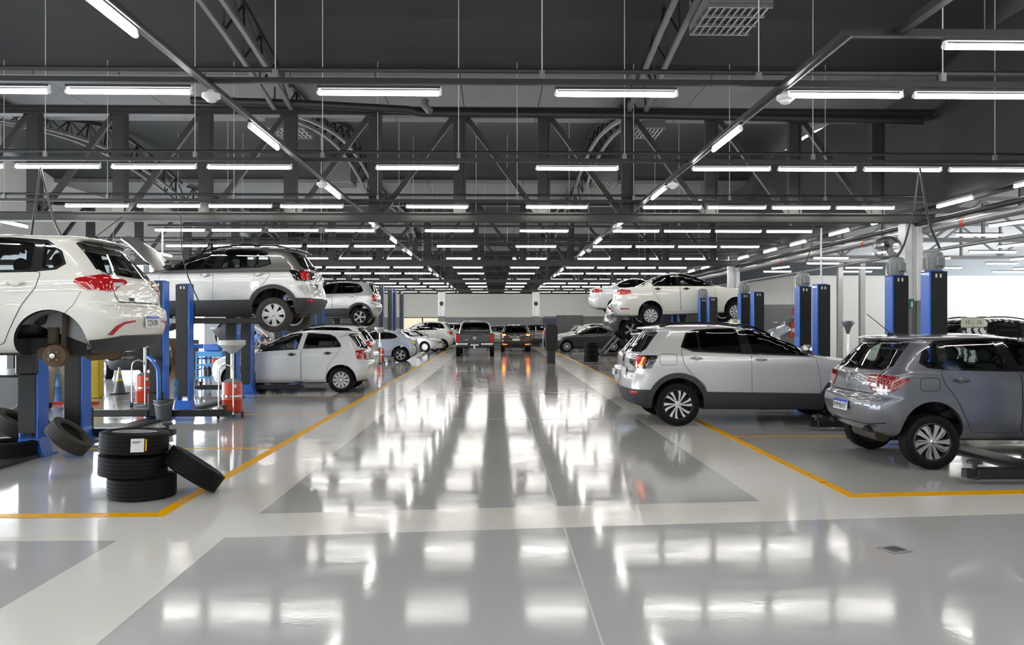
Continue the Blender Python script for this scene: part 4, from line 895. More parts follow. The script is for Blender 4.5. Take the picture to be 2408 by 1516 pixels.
TC2 = dict(SUV, belt=7.5, handles=[(1.03, 1.0), (2.02, .985)])
r, S = car('silver crossover with dark grey roof raised on a lift, bonnet open', TC2, P_SIL, at_d(643, 729, 15.95), PI, 1.035, 'wheel', side=1, upper=P_GREYT, rim='cover7', dusty=True, droop=.09, glass_m=M_GLASS, fglass=M_GLASS, arch_clad=True, rails=True, open_hood=.95, lens=G_LENS, plate=' ')
extras(S, r, TC2); under = lambda r, sp, z=.26: (MB().box((sp['xa']+1.2, 0, z), (1.6, .5, .1), bev=.03).box((sp['xa']+.05, 0, z+.03), (.16, 1.2, .12), bev=.03).cyl((sp['xa']-.32, -.3, z+.04), (sp['xa']-.32, .35, z+.04), .10, n=14).tube([(3.2, .1, z), (1.4, .12, z-.03), (.4, .2, z)], .03, 8)).build('chassis', M_UNDER, r)
under(r, TC2)
def tc_lamps(S, r, lit=None):
    for sg, sd in ((1, 'CL'), (-1, 'CR')):
        yc = S.hw-.27; X = lambda x: x+yc+.424-.30
        S.decal('tail_lamp_segment', lit or M_REDLENS, r, [(X(-.02), .915), (X(.16), .905), (X(.235), 1.05), (X(.20), 1.06), (X(.13), .935), (X(-.02), .935)], sd, .016, .012, (), .03)
        S.decal('tail_lamp_glow', M_REDLENS, r, [(X(-.04), .90), (X(.22), .90), (X(.27), 1.055), (X(-.04), 1.055)], sd, .0135, .01, (), .04)  # plain red lens patch, the glow is only in its colour
        S.decal('tail_lamp_segment', M_REDLENS, r, [(X(-.16), .92), (X(-.06), .92), (X(-.05), 1.055), (X(.10), 1.06), (X(.10), 1.068), (X(-.16), 1.06)], sd, .016, .012, (), .03)
        S.decal('reflector', M_REDLENS, r, [(X(-.08), .50), (X(.10), .49), (X(.13), .525), (X(-.10), .545)], sd, .012, .012, (), .03)
tc_lamps(S, r)
UP = scaled(HATCH, .90, .94, 1.02, tail=[('y', .60, .80), ('y', .58, 1.02), ('x', .05, 1.03), ('x', .20, .98), ('x', .18, .80)])
UP['rings'] = [(a, b*(1 if i < 6 else .62), c, d, w, e, f) for i, (a, b, c, d, w, e, f) in enumerate(UP['rings'])]
r, S = car('small silver hatchback raised on a lift with five spoke wheels', UP, P_SIL, at_d(845.6, 741, 27.9), PI, 1.0, 'wheel', side=1, rim='five', droop=.06, glass_m=M_GLASSD, rails=True, arch_clad=True); under(r, UP)
GOL = scaled(HATCH, .96, .95, 1.0, rw=.30, ra=.352, plate=(.85,), tail=[('y', .52, .82), ('y', .52, 1.0), ('x', .06, 1.01), ('x', .34, .985), ('x', .30, .80), ('x', .1, .77), ('y', .6, .78)])
GOL['dlo'] = [[(x*.96, z) for x, z in P] for P in ([(.70, 1.07), (.72, 1.14), (.86, 1.31), (1.0, 1.37), (1.55, 1.405), (1.64, 1.035)], [(1.78, .99), (1.67, 1.405), (1.95, 1.385), (2.22, 1.31), (2.50, 1.16), (2.76, .97)])]
GOL['panes'] = [[(x*.96, z) for x, z in P] for P in ([(.73, 1.08), (.75, 1.14), (.86, 1.28), (.90, 1.075)], [(.93, 1.075), (.89, 1.30), (1.02, 1.35), (1.52, 1.385), (1.60, 1.045)], [(1.82, 1.01), (1.71, 1.385), (1.95, 1.365), (2.20, 1.29), (2.47, 1.15), (2.62, 1.0)])]
GOL['doors'] = [[(x*.96, z) for x, z in P] for P in ([(.72, 1.05), (.80, .9), (1.0, .66), (1.08, .40), (1.10, .30), (1.66, .29), (1.66, 1.02)], [(1.675, .29), (1.675, 1.02), (2.45, .975), (2.74, .96), (2.80, .60), (2.78, .30)])]
r, S = car('white five door hatchback on the floor between blue lift posts, black handles', GOL, P_WHITE2, at_z(803, 922.5), PI, 1.0, 'floor', side=1, rim='gol', glass_m=M_GLASSM, fglass=M_GLASS, handle_m=M_BLACK, plate=' ')
extras(S, r, GOL); S.ribbon('roof_seam', M_SEAM, r, [(.34, 1.28), (.60, 1.36), (.75, 1.28)], 'L', .008, .002)
FOX = scaled(HATCH, .95, .93, 1.06, tail=[('y', .50, .92), ('y', .52, 1.08), ('x', .05, 1.09), ('x', .34, 1.05), ('x', .30, .93), ('x', .1, .90)])
r, S = car('white wagon with roof rails and open bonnet behind the white hatchback', FOX, P_WHITE2, at_d(884, 815, 23.6)*1.0, PI, 1.02, 'rear', side=1, rim='gol', glass_m=M_GLASSD, rails=True, open_hood=.95)
r.location.z = 0
NIV = scaled(SUV, .99, 1, .93, tail=[('y', .30, .86), ('y', .28, .97), ('x', .30, .97), ('x', .2, .84)])
NIV['rings'] = [(a, b+(0 if i < 9 else .10*(i-8)), c, d, w, e, f) for i, (a, b, c, d, w, e, f) in enumerate(NIV['rings'])]; NIV['clad'] = None
for k in ('panes', 'dlo'): NIV[k] = [[(x+.20*max(0, (1.2-x)), z-(0 if z < 1.15 else .14*max(0, (1.6-x)))) for x, z in P] for P in NIV[k]]
r, S = car('silver coupe crossover parked with a taped up rear bumper', NIV, P_BSIL, at_z(942, 851.5), PI, .93, 'floor', side=1, rim='five', lens=M_CLEARLENS)
M_TAPE = mat('yellow_tape', (.72, .62, .06), .4); M_WRAP = mat('clear_wrap_film', (.55, .52, .45), .25, coat=1)
for sd in ('CL', 'CR'):
    S.decal('yellow_tape', M_TAPE, r, [(.62, .80), (.62, .93), (1.0, .95), (1.02, .86)], sd, .02, .01, (), .05); S.decal('yellow_tape', M_TAPE, r, [(.75, .60), (.75, .64), (.98, .66), (.98, .62)], sd, .02, .01, (), .05)
S.decal('wrap_film', M_WRAP, r, [(-.55, .38), (.55, .38), (.60, .88), (-.60, .88)], 'B', .03, .01, (), .09)
b = MB(); b.box((-.10, .1, .30), (.30, 1.5, .22), Matrix.Rotation(.3, 3, 'Y'), .05); b.build('loose_bumper', M_WRAP, r)
VAN = scaled(HATCH, 1.02, .98, 1.17)
car('white people carrier parked past the taped silver crossover', VAN, P_WHITE2, at_z(1040, 823), PI, 1.0, 'floor', side=1, rim='five', lo=True, hollow=False, name='car')
SM = scaled(HATCH, .95, .95, .95)
car('white small car with dark grille nosing out before the people carrier', SM, P_WHITE2, at_z(1038, 827)+Vector((0, 0, 0)), -.35, .92, 'front', rim='gol', lo=True, hollow=False)
r, S = car('dark grey double cab pickup driving away down the aisle', PICKUP, P_DGREY, at_z(1117, 838)+Vector((0, -1.0, 0)), PI/2, .965, 'origin', rim='suv', plate=' ', hollow=True)
emblem('tailgate_emblem', M_CHROME, r, tuple(S.hit(0, .96, 'B')[0]+Vector((-.012, 0, 0))), .085, (PI/2, 0, -PI/2))
b = MB(); b.box((.05, .62, .66), (.16, .55, .12), bev=.03); b.build('rear_bumper', M_CHROME, r); b = MB(); b.box((.05, -.62, .66), (.16, .55, .12), bev=.03); b.build('rear_bumper', M_CHROME, r)
b = MB(); b.cyl((-.02, 0, .50), (-.02, 0, .56), .02); b.ball((-.02, 0, .585), .03); b.box((.10, 0, .48), (.3, .10, .06)); b.build('tow_ball', M_CHROME, r)
b = MB(); b.tube([(1.50, -.80, 1.15), (1.42, -.70, 1.62), (1.40, -.5, 1.78), (1.40, .5, 1.78), (1.42, .70, 1.62), (1.50, .80, 1.15)], .035, 10); b.build('sports_bar', M_CHROME, r)
b = MB(); b.box((.02, 0, 1.09), (.05, .22, .04), bev=.01); b.build('tailgate_handle', M_BLACK, r); b = MB(); b.box((.005, .42, .86), (.02, .22, .02)); b.build('model_badge', M_CHROME, r)
BR = scaled(HATCH, .97, .96, 1.05, plate=(.70,), tail=[('y', .52, .88), ('y', .50, 1.01), ('x', .05, 1.03), ('x', .30, 1.0), ('x', .2, .86)])
r, S = car('dark brown hatchback in the aisle with orange lamps lit', BR, P_BROWN, at_z(1213, 827)+Vector((0, -.6, 0)), PI/2, 1.0, 'origin', rim='gol', plate=' ', lens=M_DREDLENS, antenna=True)
for s_ in (1, -1): S.decal('turn_lamp', M_ORANGE, r, [(s_*y, z) for y, z in ((.58, .93), (.74, .93), (.76, .985), (.58, .98))], 'B', .02, .02, (), .03); S.decal('reflector', M_LITRED, r, [(s_*y, z) for y, z in ((.50, .42), (.74, .43), (.74, .47), (.50, .455))], 'B', .012, .02, (), .04)  # the bumper reflectors are given a glow of their own, though no lamps
VIR = scaled(SEDAN, 1.06, 1.06, 1.0, rw=.32, ra=.37)
car('glossy black saloon with bright multi spoke wheels parked by the far stack of tyres', VIR, P_BLACK, at_z(1333, 828), PI, 1.0, 'fwheel', side=1, rim='blades', hollow=False, handle_m=P_BLACK)
r, S = car('white saloon raised high on a lift over the silver crossover', SEDAN, P_WHITE, at_d(1530, 736, 24.0), 0, 1.03, 'wheel', rim='gol', pitch=.045, droop=.07, glass_m=M_GLASSM, fglass=M_GLASS, handle_m=M_BLACK); under(r, SEDAN)
for sd in 'RL': S.decal('reflector', M_REDLENS, r, [(.12, .45), (.36, .44), (.36, .465), (.12, .485)], sd, .01, .01, (), .04)
r, S = car('dark grey crossover on a lift behind the raised white saloon', scaled(SUV, 1.07, 1.04, 1.04, clad=None, rw=.35, ra=.42), P_DGREY, at_d(1484, 772, 27.9), 0, 1.0, 'wheel', rim='suv', droop=.05, glass_m=M_GLASSM, lens=M_DREDLENS); under(r, SUV)
r, S = car('white saloon furthest back on a lift, only its tail showing', SEDAN, P_WHITE2, at_d(1389, 722, 31.9), 0, 1.0, 'rear', rim='gol', glass_m=M_GLASSD)
TCS = dict(SUV)
r, S = car('silver crossover with black cladding parked by the yellow line, tail lamp lit', TCS, P_SIL, at_z(1592, 1000.5), 0, 1.04, 'floor', rim='tcross', arch_clad=True, rails=True, lens=G_LENS, plate=' ')
extras(S, r, TCS, (.60, 1.02, .13, .085)); tc_lamps(S, r, M_LITRED)
POLO = dict(HATCH); POLO['plate'] = (.575,)
r, S = car('dark grey hatchback half lifted beside the yellow line, licence plate at its tail', POLO, P_GREY, at_d(2193, 1019, 9.12), 0.0, .965, 'wheel', rim='polo', glass_m=M_GLASS, fglass=M_GLASS, droop=.10, plate='RMM8A97', antenna=True, lens=M_DREDLENS)
extras(S, r, POLO, (.66, .885, .115, .075)); emblem('tailgate_emblem', M_CHROME, r, tuple(S.hit(0, .90, 'B')[0]+Vector((-.004, 0, 0))), .075, (PI/2-.06, 0, -PI/2)); under(r, POLO, .2)
for sd in ('CL', 'CR'):
    X = lambda x: x+S.hw-.27+.424-.30
    S.decal('reverse_lamp', M_CLEARLENS, r, [(X(-.14), .795), (X(.20), .795), (X(.22), .822), (X(-.16), .822)], sd, .014, .01, (), .04)
S.ribbon('bumper_crease', M_SEAM, r, [(-.80, .43), (-.5, .385), (.5, .385), (.80, .43)], 'B', .012, .002)
for s_ in (1, -1): b = MB(); b.prism([(s_*.38, .30), (s_*.60, .30), (s_*.49, .37)], -.012, .05, 'x'); o = b.build('bumper_vent', M_SEAM, r); o.location = (.085, 0, .0)
BS = scaled(HATCH, .98, .98, 1.0, tail=[('y', .50, .88), ('y', .50, .99), ('x', .06, 1.0), ('x', .34, .965), ('x', .2, .82), ('y', .6, .82)])
p = at_d(1456, 880, 16.9); p.z = 0
r, S = car('blue silver hatchback with open bonnet half hidden behind the silver crossover', BS, P_BSIL, p, 0, 1.0, 'rear', rim='gol', open_hood=.95, plate=' '); r.location.z = 0
SV = scaled(SUV, 1.05, 1.03, 1.06)
car('black off roader parked past the cone in the daylit bays', SV, P_BLACK, at_z(247, 891), -.95, 1.0, 'fwheel', side=-1, rim='five', lo=True, hollow=False)
# camouflage-wrapped car in the side bay
m = bpy.data.materials.new('camouflage_wrap'); nt, N, Lk = nodes(m); tc = N.new('ShaderNodeTexCoord'); wv = N.new('ShaderNodeTexWave'); wv.inputs['Scale'].default_value = 1.8; wv.inputs['Distortion'].default_value = 8; wv.inputs['Detail Scale'].default_value = 1.6
rp = N.new('ShaderNodeValToRGB'); rp.color_ramp.interpolation = 'CONSTANT'; rp.color_ramp.elements[0].color = (.012, .012, .014, 1); rp.color_ramp.elements[1].color = (.82, .82, .80, 1); rp.color_ramp.elements[1].position = .36
Lk.new(tc.outputs['Object'], wv.inputs[0]); Lk.new(wv.outputs[0], rp.inputs[0]); Lk.new(rp.outputs[0], N['Principled BSDF'].inputs['Base Color']); N['Principled BSDF'].inputs['Coat Weight'].default_value = 1
p = at_d(2240, 758, 21); p.z = 0
r, S = car('black and white zebra wrapped car in the side bay past the hatchback roof', scaled(SUV, 1, 1, 1.14), m, p, 0, 1.0, 'rear', rim='suv', lo=True, hollow=False, rails=True); r.location.z = .0
for px, a in ((2274, '15'), (2301, '15')):
    q = at_d(px, 758, 20.2); o = MB().box((0, 0, 0), (.30, .05, .26), bev=.03).build('number_sign', M_CREAM); o.location = q; tag(o, 'cream number sign on the zebra wrapped car, %s' % ('one nearer its tail' if px < 2290 else 'one nearer its nose'), 'sign')
    text_mesh(a, .13, M_INK, 'number_lettering', o, (0, -.027, 0), (PI/2, 0, 0), .001)
p = at_d(2350, 760, 24); p.z = 0
car('dark red car mostly hidden behind the zebra wrapped car', scaled(SUV, 1, 1, 1.18), P_RED, p, 0, 1.0, 'rear', rim='suv', lo=True, hollow=False, glass_m=M_GLASS)
q = at_d(1728, 756, 13.75); o = MB().box((0, 0, .04), (.17, .05, .10), bev=.02).build('number_sign', M_CREAM); o.location = (q.x, q.y, 1.624); tag(o, 'small cream number sign standing on the silver crossover roof', 'sign'); text_mesh('30', .075, M_INK, 'number_lettering', o, (0, -.027, .045), (PI/2, 0, 0), .001)
# cars at the far end of the aisle
for px, yb, d, sp, pt, hd, l in ((1066, 822, 51, scaled(SUV, 1, 1, 1.05), P_WHITE2, PI/2, 'white crossover standing beyond the dark pickup'), (1174, 815, 56, HATCH, P_SIL, PI/2, 'silver car between the pickup and the brown hatchback'), (1262, 815, 55, SUV, P_DGREY, PI/2, 'dark car past the brown hatchback beside the white column'),
      (1300, 818, 52, scaled(HATCH, 1, 1, 1.08), P_WHITE2, PI, 'white hatchback parked sideways behind the black cabinet'), (1330, 815, 57, HATCH, P_SIL, 0, 'silver hatchback parked at the far wall behind the black saloon')):
    p = at_d(px, 790, d); p.z = 0; car(l, sp, pt, p, hd, 1.0, 'origin' if hd == PI/2 else 'front' if hd else 'origin', rim='five', lo=True, hollow=False)
bpy.data.scenes.remove(TS)
# ---------------------------------------------------------------- loose tyres
def tyre_mesh(R=.305, W=.205, m=M_RUBBER):
    t = MB(); rr = R*.64; prof = [(rr, -W*.36), (rr+.012, -W*.46), (rr+.04, -W*.52), (R-.045, -W*.50), (R-.012, -W*.43)]
    for k in range(5):
        y = -W*.36 + W*.72*k/4; prof += [(R, y-.0155), (R, y+.0155)] + ([(R-.005, y+.0165), (R-.005, y+W*.18-.0165)] if k < 4 else [])
    prof += [(R-.012, W*.43), (R-.045, W*.50), (rr+.04, W*.52), (rr+.012, W*.46), (rr, W*.36), (rr+.03, W*.2), (R-.03, 0), (rr+.03, -W*.2)]
    t.lathe(prof, 48, 'z', closed=True); return t.mesh('tyre', m, 35)
TY = tyre_mesh(); TYD = tyre_mesh(m=M_RUBBERD)
def AX(*a): return Vector((0, 0, 1)).rotation_difference(Vector(a).normalized()).to_euler()
def tyre(label, loc, rot, me=TY, group=None, sc=1.0):
    o = link('tyre', me); o.location = loc; o.rotation_euler = rot; o.scale = (sc,)*3; tag(o, label, 'tyre', group); return o
c = at_z(335, 1182); c = Vector((c.x*1.04, c.y+.30, 0))
s0 = tyre('black tyre at the bottom of the stack of three', (c.x, c.y, .107), (.0, 0, 0)); s1 = tyre('black tyre in the middle of the stack of three', (c.x-.085, c.y, .312), (.03, .03, .5)); s2 = tyre('new black tyre on top of the stack of three, paper label on its tread', (c.x-.075, c.y, .520), (.02, .04, 1.0))
b = MB(); n = 8; a0, a1, R_ = -1.22, -.85, .3075; vs = []; fs = []
for i in range(n+1):
    a = a0+(a1-a0)*i/n
    for z in (-.062, .062): vs.append((R_*math.cos(a), R_*math.sin(a), z))
for i in range(n): fs.append((2*i, 2*i+2, 2*i+3, 2*i+1))
b.add(vs, fs); lab = b.build('paper_label', mat('label_paper', (.80, .80, .79), .6), s2, smooth=0); lab.rotation_euler = (0, 0, -1.0-.04)
for z, w, u in ((.035, .9, 0), (.022, .7, 0), (-.04, .3, .3)):
    b = MB(); b.add([((R_+.001)*math.cos(a), (R_+.001)*math.sin(a), z+h) for a in np.linspace(a0+.04+u*.3, a0+.04+(a1-a0-.1)*w, 6) for h in (-.003, .003)], [(2*i, 2*i+2, 2*i+3, 2*i+1) for i in range(5)]); b.build('label_lettering', M_INK, lab, smooth=0)
b = MB(); b.add([((R_+.001)*math.cos(a), (R_+.001)*math.sin(a), z) for a in np.linspace(a1+.03, a1+.075, 3) for z in (-.055, .055)], [(0, 2, 3, 1), (2, 4, 5, 3)]); b.build('yellow_stripe', M_YELLOW_FLOOR, lab, smooth=0)
b = MB(); b.lathe([(.203, .088), (.195, .092), (.185, .075), (.17, .03), (.12, .02), (.11, .062), (.03, .068), (0, .05)], 36, 'z'); b.build('wheel_rim', mat('dull_rim', (.30, .30, .31), .4, .6), s2)
q = at_d(453, 1096, 7.95); tyre('black tyre leaning against the stack of three, tread outward', (q.x+.03, q.y-.05, .236), AX(.52, .28, .80), sc=.96)
q = at_d(163, 1013, 10.0); tyre('worn tyre leaning on the foot of a blue lift post, its opening showing', (q.x, q.y, .255), AX(.62, .08, .72), TYD, sc=.90)
q = at_d(42, 1016, 10.5); tyre('dusty tyre tipped against another behind the first lift post', (q.x, q.y, .33), AX(.45, .08, .82), TYD)
q = at_z(-10, 1085); tyre('tyre lying flat on the floor left of the first lift post', (q.x, q.y+.3, .105), (0, 0, 0))
q = at_d(78, 1012, 11.1); tyre('tyre half hidden behind the first blue lift post', (q.x, q.y, .30), AX(.75, .2, .6))
q = at_z(1392, 850.5)
for k in range(4): tyre('dark tyre in the far stack of four, %s from the floor' % ORD[k], (q.x+.01*(k % 2), q.y+.3, .105+.207*k), (0, 0, k), sc=1.0)

# ---------------------------------------------------------------- workshop equipment
def drainer(px, pyb, zt, label, d=None, fr=.19):
    p = at_z(px, pyb) if d is None else at_d(px, 758, d); p.z = 0; r = empty('oil_drainer', p, .15); tag(r, label, 'oil drainer', 'wheeled red oil drainers')
    b = MB(); b.lathe([(0, .09), (.165, .09), (.17, .10), (.17, .30), (.176, .31), (.17, .32), (.17, .60), (.165, .61)], 26, 'z'); b.build('tank', M_RED, r)
    b = MB(); b.lathe([(.168, .605), (.10, .65), (.035, .675), (0, .675)], 22, 'z'); b.build('tank_lid', M_STEEL2, r)
    b = MB(); b.cyl((0, 0, .67), (0, 0, zt-.22), .028, n=12); b.build('standpipe', M_CHROME, r)
    b = MB(); b.lathe([(.03, zt-.24), (fr*.45, zt-.19), (fr, zt-.09), (fr+.01, zt-.08), (fr+.01, zt), (fr-.01, zt), (fr-.01, zt-.075), (fr*.4, zt-.17)], 28, 'z'); b.build('funnel', mat('grey_funnel', (.50, .50, .48), .4), r)
    b = MB()
    for s_ in (-.12, .12): b.tube([(s_-.07, -.19, .06), (s_-.07, -.19, .80)], .012, 8)
    b.tube([(-.07-.12*math.cos(a), -.19, .79+.13*math.sin(a)) for a in np.linspace(0, PI, 11)], .012, 8); b.build('trolley_handle', M_CHROME, r)
    b = MB(); b.lathe([(.178, .36), (.184, .36), (.184, .39), (.178, .39)], 26, 'z', closed=True); b.build('tank_strap', M_CHROME, r)
    b = MB(); b.box((0, 0, .065), (.40, .40, .03), bev=.01); b.build('trolley_base', M_STEEL2, r)
    for x, y in ((-.2, -.17), (.2, -.17), (.0, .2)): b = MB(); b.cyl((x-.018, y, .055), (x+.018, y, .055), .055, n=16); b.build('trolley_wheel', M_BLACK, r)
    b = MB(); b.box((.08, -.172, .55), (.04, .01, .06)); b.build('tank_sticker', M_WHITE, r)
    return r
drainer(341, 955, 1.42, 'red oil drainer on wheels by the empty lift, funnel hidden by the white car')
drainer(546, 980, 1.34, 'red oil drainer with pale funnel before the white hatchback nose', fr=.215)
drainer(893, 855, 1.46, 'red oil drainer standing by the silver coupe crossover', fr=.20)
def funnel_stand(px, py, d, label, rr=.22, cone=False):
    p = at_d(px, py, d); r = empty('funnel_stand', (p.x, p.y, 0)); tag(r, label, 'funnel stand'); z = p.z
    b = MB(); b.lathe([(0, 0), (.22, 0), (.22, .03), (.03, .05), (.022, .06), (.022, z-.25)], 20, 'z'); b.build('stand_pole', M_CHROME, r)
    b = MB(); b.lathe([(.03, z-.30), (rr*.4, z-.22) if not cone else (rr*.5, z-.16), (rr, z-.06), (rr, z), (rr-.012, z)], 24, 'z'); b.build('funnel', M_STEEL2, r)
funnel_stand(513, 770, 25, 'grey funnel on a white pole deep in the daylit bays, beside the round fan'); funnel_stand(1994, 754, 18.5, 'steel cone funnel on a thin pole before the bright cream wall', .14, True); funnel_stand(1831, 756, 24, 'shallow grey drip funnel on a stand before the grey partition', .18)
p = at_z(281, 926); r = empty('traffic_cone', p); tag(r, 'grey traffic cone with two yellow bands beside the lift', 'cone')
b = MB(); b.box((0, 0, .015), (.34, .34, .03), bev=.02); b.build('cone_base', M_BLACK, r)
cr_ = lambda z: .135-.115*z/.62
for z0, z1, m, nm in ((.03, .30, mat('cone_grey', (.11, .12, .12), .6), 'cone_body'), (.30, .37, mat('cone_yellow', (.62, .60, .12), .5), 'cone_band'), (.37, .46, M_STEEL2, 'cone_body'), (.46, .53, mat('cone_yellow', (.62, .60, .12)), 'cone_band'), (.53, .62, M_STEEL2, 'cone_body')):
    b = MB(); b.lathe([(cr_(z0), z0), (cr_(z1), z1)] + ([(0, z1)] if z1 > .6 else []), 24, 'z'); b.build(nm, m, r)
def drum(px, py, m, label):
    p = at_z(px, py); r = empty('oil_drum', (p.x, p.y+.28, 0)); tag(r, label, 'drum')
    b = MB(); b.lathe([(0, .02), (.27, .02), (.285, .0), (.285, .05), (.275, .06), (.275, .29), (.288, .31), (.275, .33), (.275, .56), (.288, .58), (.275, .60), (.275, .84), (.285, .86), (.275, .88), (.265, .865), (0, .865)], 30, 'z'); b.build('drum_body', m, r)
    b = MB(); b.cyl((.12, -.1, .865), (.12, -.1, .89), .04, n=12); b.build('drum_bung', M_STEEL2, r)
drum(134, 946, mat('drum_blue', (.008, .075, .20), .45), 'blue oil drum behind the mechanic in beige trousers'); drum(184, 936, M_RED, 'red oil drum beside the blue drum, behind the lift post')
p = at_z(170, 950); tag(box_obj('spill_tray', (p.x-.75, p.y-.12, .0), (p.x+.55, p.y-.02, .06), M_RED), 'low red spill tray lying in front of the two drums', 'tray')
p = at_z(227, 937); tag(box_obj('waste_bin', (p.x-.24, p.y, 0), (p.x+.05, p.y+.25, .86), mat('bin_yellow', (.65, .48, .03), .5), bev=.02), 'tall narrow yellow bin behind the second lift post', 'bin')
def cart(px, pyb, label, m=M_LBLUE, w=.68, h=.86, tray=True):
    p = at_z(px, pyb); r = empty('tool_cart', (p.x, p.y+.2, 0)); tag(r, label, 'tool cart')
    for x in (-w/2, w/2):
        for y in (-.2, .2):
            b = MB(); b.box((x, y, h/2+.05), (.04, .04, h-.1)); b.build('leg', m, r); b = MB(); b.cyl((x-.015, y, .05), (x+.015, y, .05), .05, n=14); b.build('caster', M_BLACK, r)
    for z, hh in ((.16, .04), (.50, .05), (h-.06, .14)): b = MB(); b.box((0, 0, z), (w, .44, hh), bev=.008); b.build('shelf', m, r)
    return r, p
r, p = cart(492, 902, 'light blue tool cart with wheels beside the white hatchback nose')
tag(box_obj('tool_case', (p.x-.18, p.y+.05, .88), (p.x+.25, p.y+.35, 1.06), M_BLUE, bev=.02), 'dark blue tool case on top of the light blue cart', 'case')
tag(box_obj('red_toolbox', (p.x+.05, p.y+.05, .53), (p.x+.28, p.y+.3, .68), M_RED, bev=.02), 'small red box on the middle shelf of the light blue cart', 'box')
for x, m in ((-.2, M_STEEL2), (-.08, M_BLACK)): b = MB(); b.lathe([(0, .185), (.055, .185), (.055, .40), (.02, .44), (.02, .47), (0, .47)], 14, 'z', (p.x+x, p.y+.2, 0)); tag(b.build('bottle', m), 'bottle on the bottom shelf of the light blue cart, %s one' % ('grey' if m is M_STEEL2 else 'black'), 'bottle')
r, p = cart(452, 880, 'blue workshop trolley behind the slim black and blue lift post', M_BLUE, .9, .95)
tag(box_obj('cardboard_box', (p.x-.90, p.y+.02, .0), (p.x-.55, p.y+.3, 1.15), mat('cardboard', (.36, .22, .12), .85)), 'brown cardboard box stack beside the blue trolley', 'box')
tag(box_obj('parts_cabinet', (p.x-1.45, p.y+2.2, 0), (p.x-.75, p.y+2.7, 1.05), mat('dark_cabinet', (.03, .032, .04), .4), bev=.02), 'dark parts cabinet with lit specks behind the lift posts', 'cabinet')
p = at_d(555, 800, 27); b = MB(); b.lathe([(.42, -.10), (.45, -.06), (.45, .06), (.42, .10)], 30, 'y'); r = empty('pedestal_fan', (p.x-.25, p.y, 0)); tag(r, 'round black pedestal fan seen behind the lift posts', 'fan'); o = b.build('fan_guard', M_STEEL, r); o.location.z = 1.25
b = MB(); b.lathe([(0, -.02), (.40, -.02), (.40, .02), (0, .02)], 26, 'y'); o = b.build('fan_blades', M_BLACK, r); o.location.z = 1.25; b = MB(); b.cyl((0, .1, 0), (0, .1, 1.2), .03); b.cyl((0, .1, 0), (0, .1, .03), .25, n=20); b.build('fan_stand', M_BLACK, r)
# dark tyre machine and stool at the frame edge
p = at_z(22, 972); r = empty('tyre_changer', (p.x-.1, p.y+.4, 0)); tag(r, 'black tyre changing machine at the edge of the first bay', 'machine')
b = MB(); b.box((0, 0, .35), (.75, .7, .68), bev=.04); b.build('machine_body', M_BLACKM, r); b = MB(); b.cyl((0, -.05, .69), (0, -.05, .80), .26, n=24); b.build('turntable', M_STEEL2, r); b = MB(); b.box((-.25, .3, .9), (.16, .16, .6), bev=.02); b.tube([(-.25, .3, 1.15), (.05, -.05, 1.15), (.05, -.05, .95)], .035, 8); b.build('tool_arm', M_BLACKM, r); b = MB(); b.box((.2, -.38, .08), (.25, .14, .04), bev=.01); b.build('foot_pedal', M_STEEL2, r)
p = at_d(388, 945, 13.75); r = empty('bucket', (p.x, p.y-.05, .0)); tag(r, 'dark grey bucket hanging at the foot of the empty lift', 'bucket'); b = MB(); b.lathe([(0, .0), (.115, .0), (.155, .34), (.165, .34), (.165, .36), (.145, .36), (.11, .03)], 22, 'z'); b.build('bucket_body', mat('bucket_grey', (.07, .075, .08), .5), r); b = MB(); b.tube([(.155, 0, .34), (.12, -.12, .30), (0, -.17, .27), (-.12, -.12, .30), (-.155, 0, .34)], .006, 6); b.build('bucket_handle', M_STEEL2, r)
# black cabinet on a pedestal in the aisle
p = at_z(1296, 854); r = empty('equipment_cabinet', (p.x, p.y+.2, 0)); tag(r, 'tall black cabinet on a narrow pedestal at the aisle edge', 'cabinet')
b = MB(); b.box((0, 0, .27), (.34, .34, .54), bev=.01); b.build('pedestal', M_BLACKM, r); b = MB(); b.box((.02, 0, 1.02), (.50, .42, 1.0), bev=.03); b.box((.02, 0, 1.54), (.40, .36, .10), bev=.03); b.build('cabinet_body', mat('matte_black_case', (.012, .012, .013), .6), r); b = MB(); b.box((.262, -.15, 1.0), (.02, .10, .55)); b.build('red_side_panel', mat('side_red', (.35, .02, .02), .4), r); b = MB(); b.tube([(-.22, -.20, 1.45), (-.32, -.21, 1.25), (-.33, -.21, .60)], .012, 6); b.build('cable', M_WHITE, r)
# alignment ramp behind the stack of four tyres
p = at_z(1425, 838); r = empty('alignment_ramp', (p.x, p.y+.5, 0)); tag(r, 'grey alignment ramp with slanted legs behind the far tyres', 'ramp')
for y in (0, 1.7):
    b = MB(); b.box((.45, y, .05), (1.3, .34, .10), bev=.01); b.build('ramp_base', M_STEEL, r); b = MB(); b.box((.45, y, .62), (1.55, .12, .10), Matrix.Rotation(-.85, 3, 'Y')); b.build('slanted_leg', M_STEELL, r); b = MB(); b.box((1.9, y, 1.14), (3.0, .5, .10)); b.build('runway', M_STEEL, r)
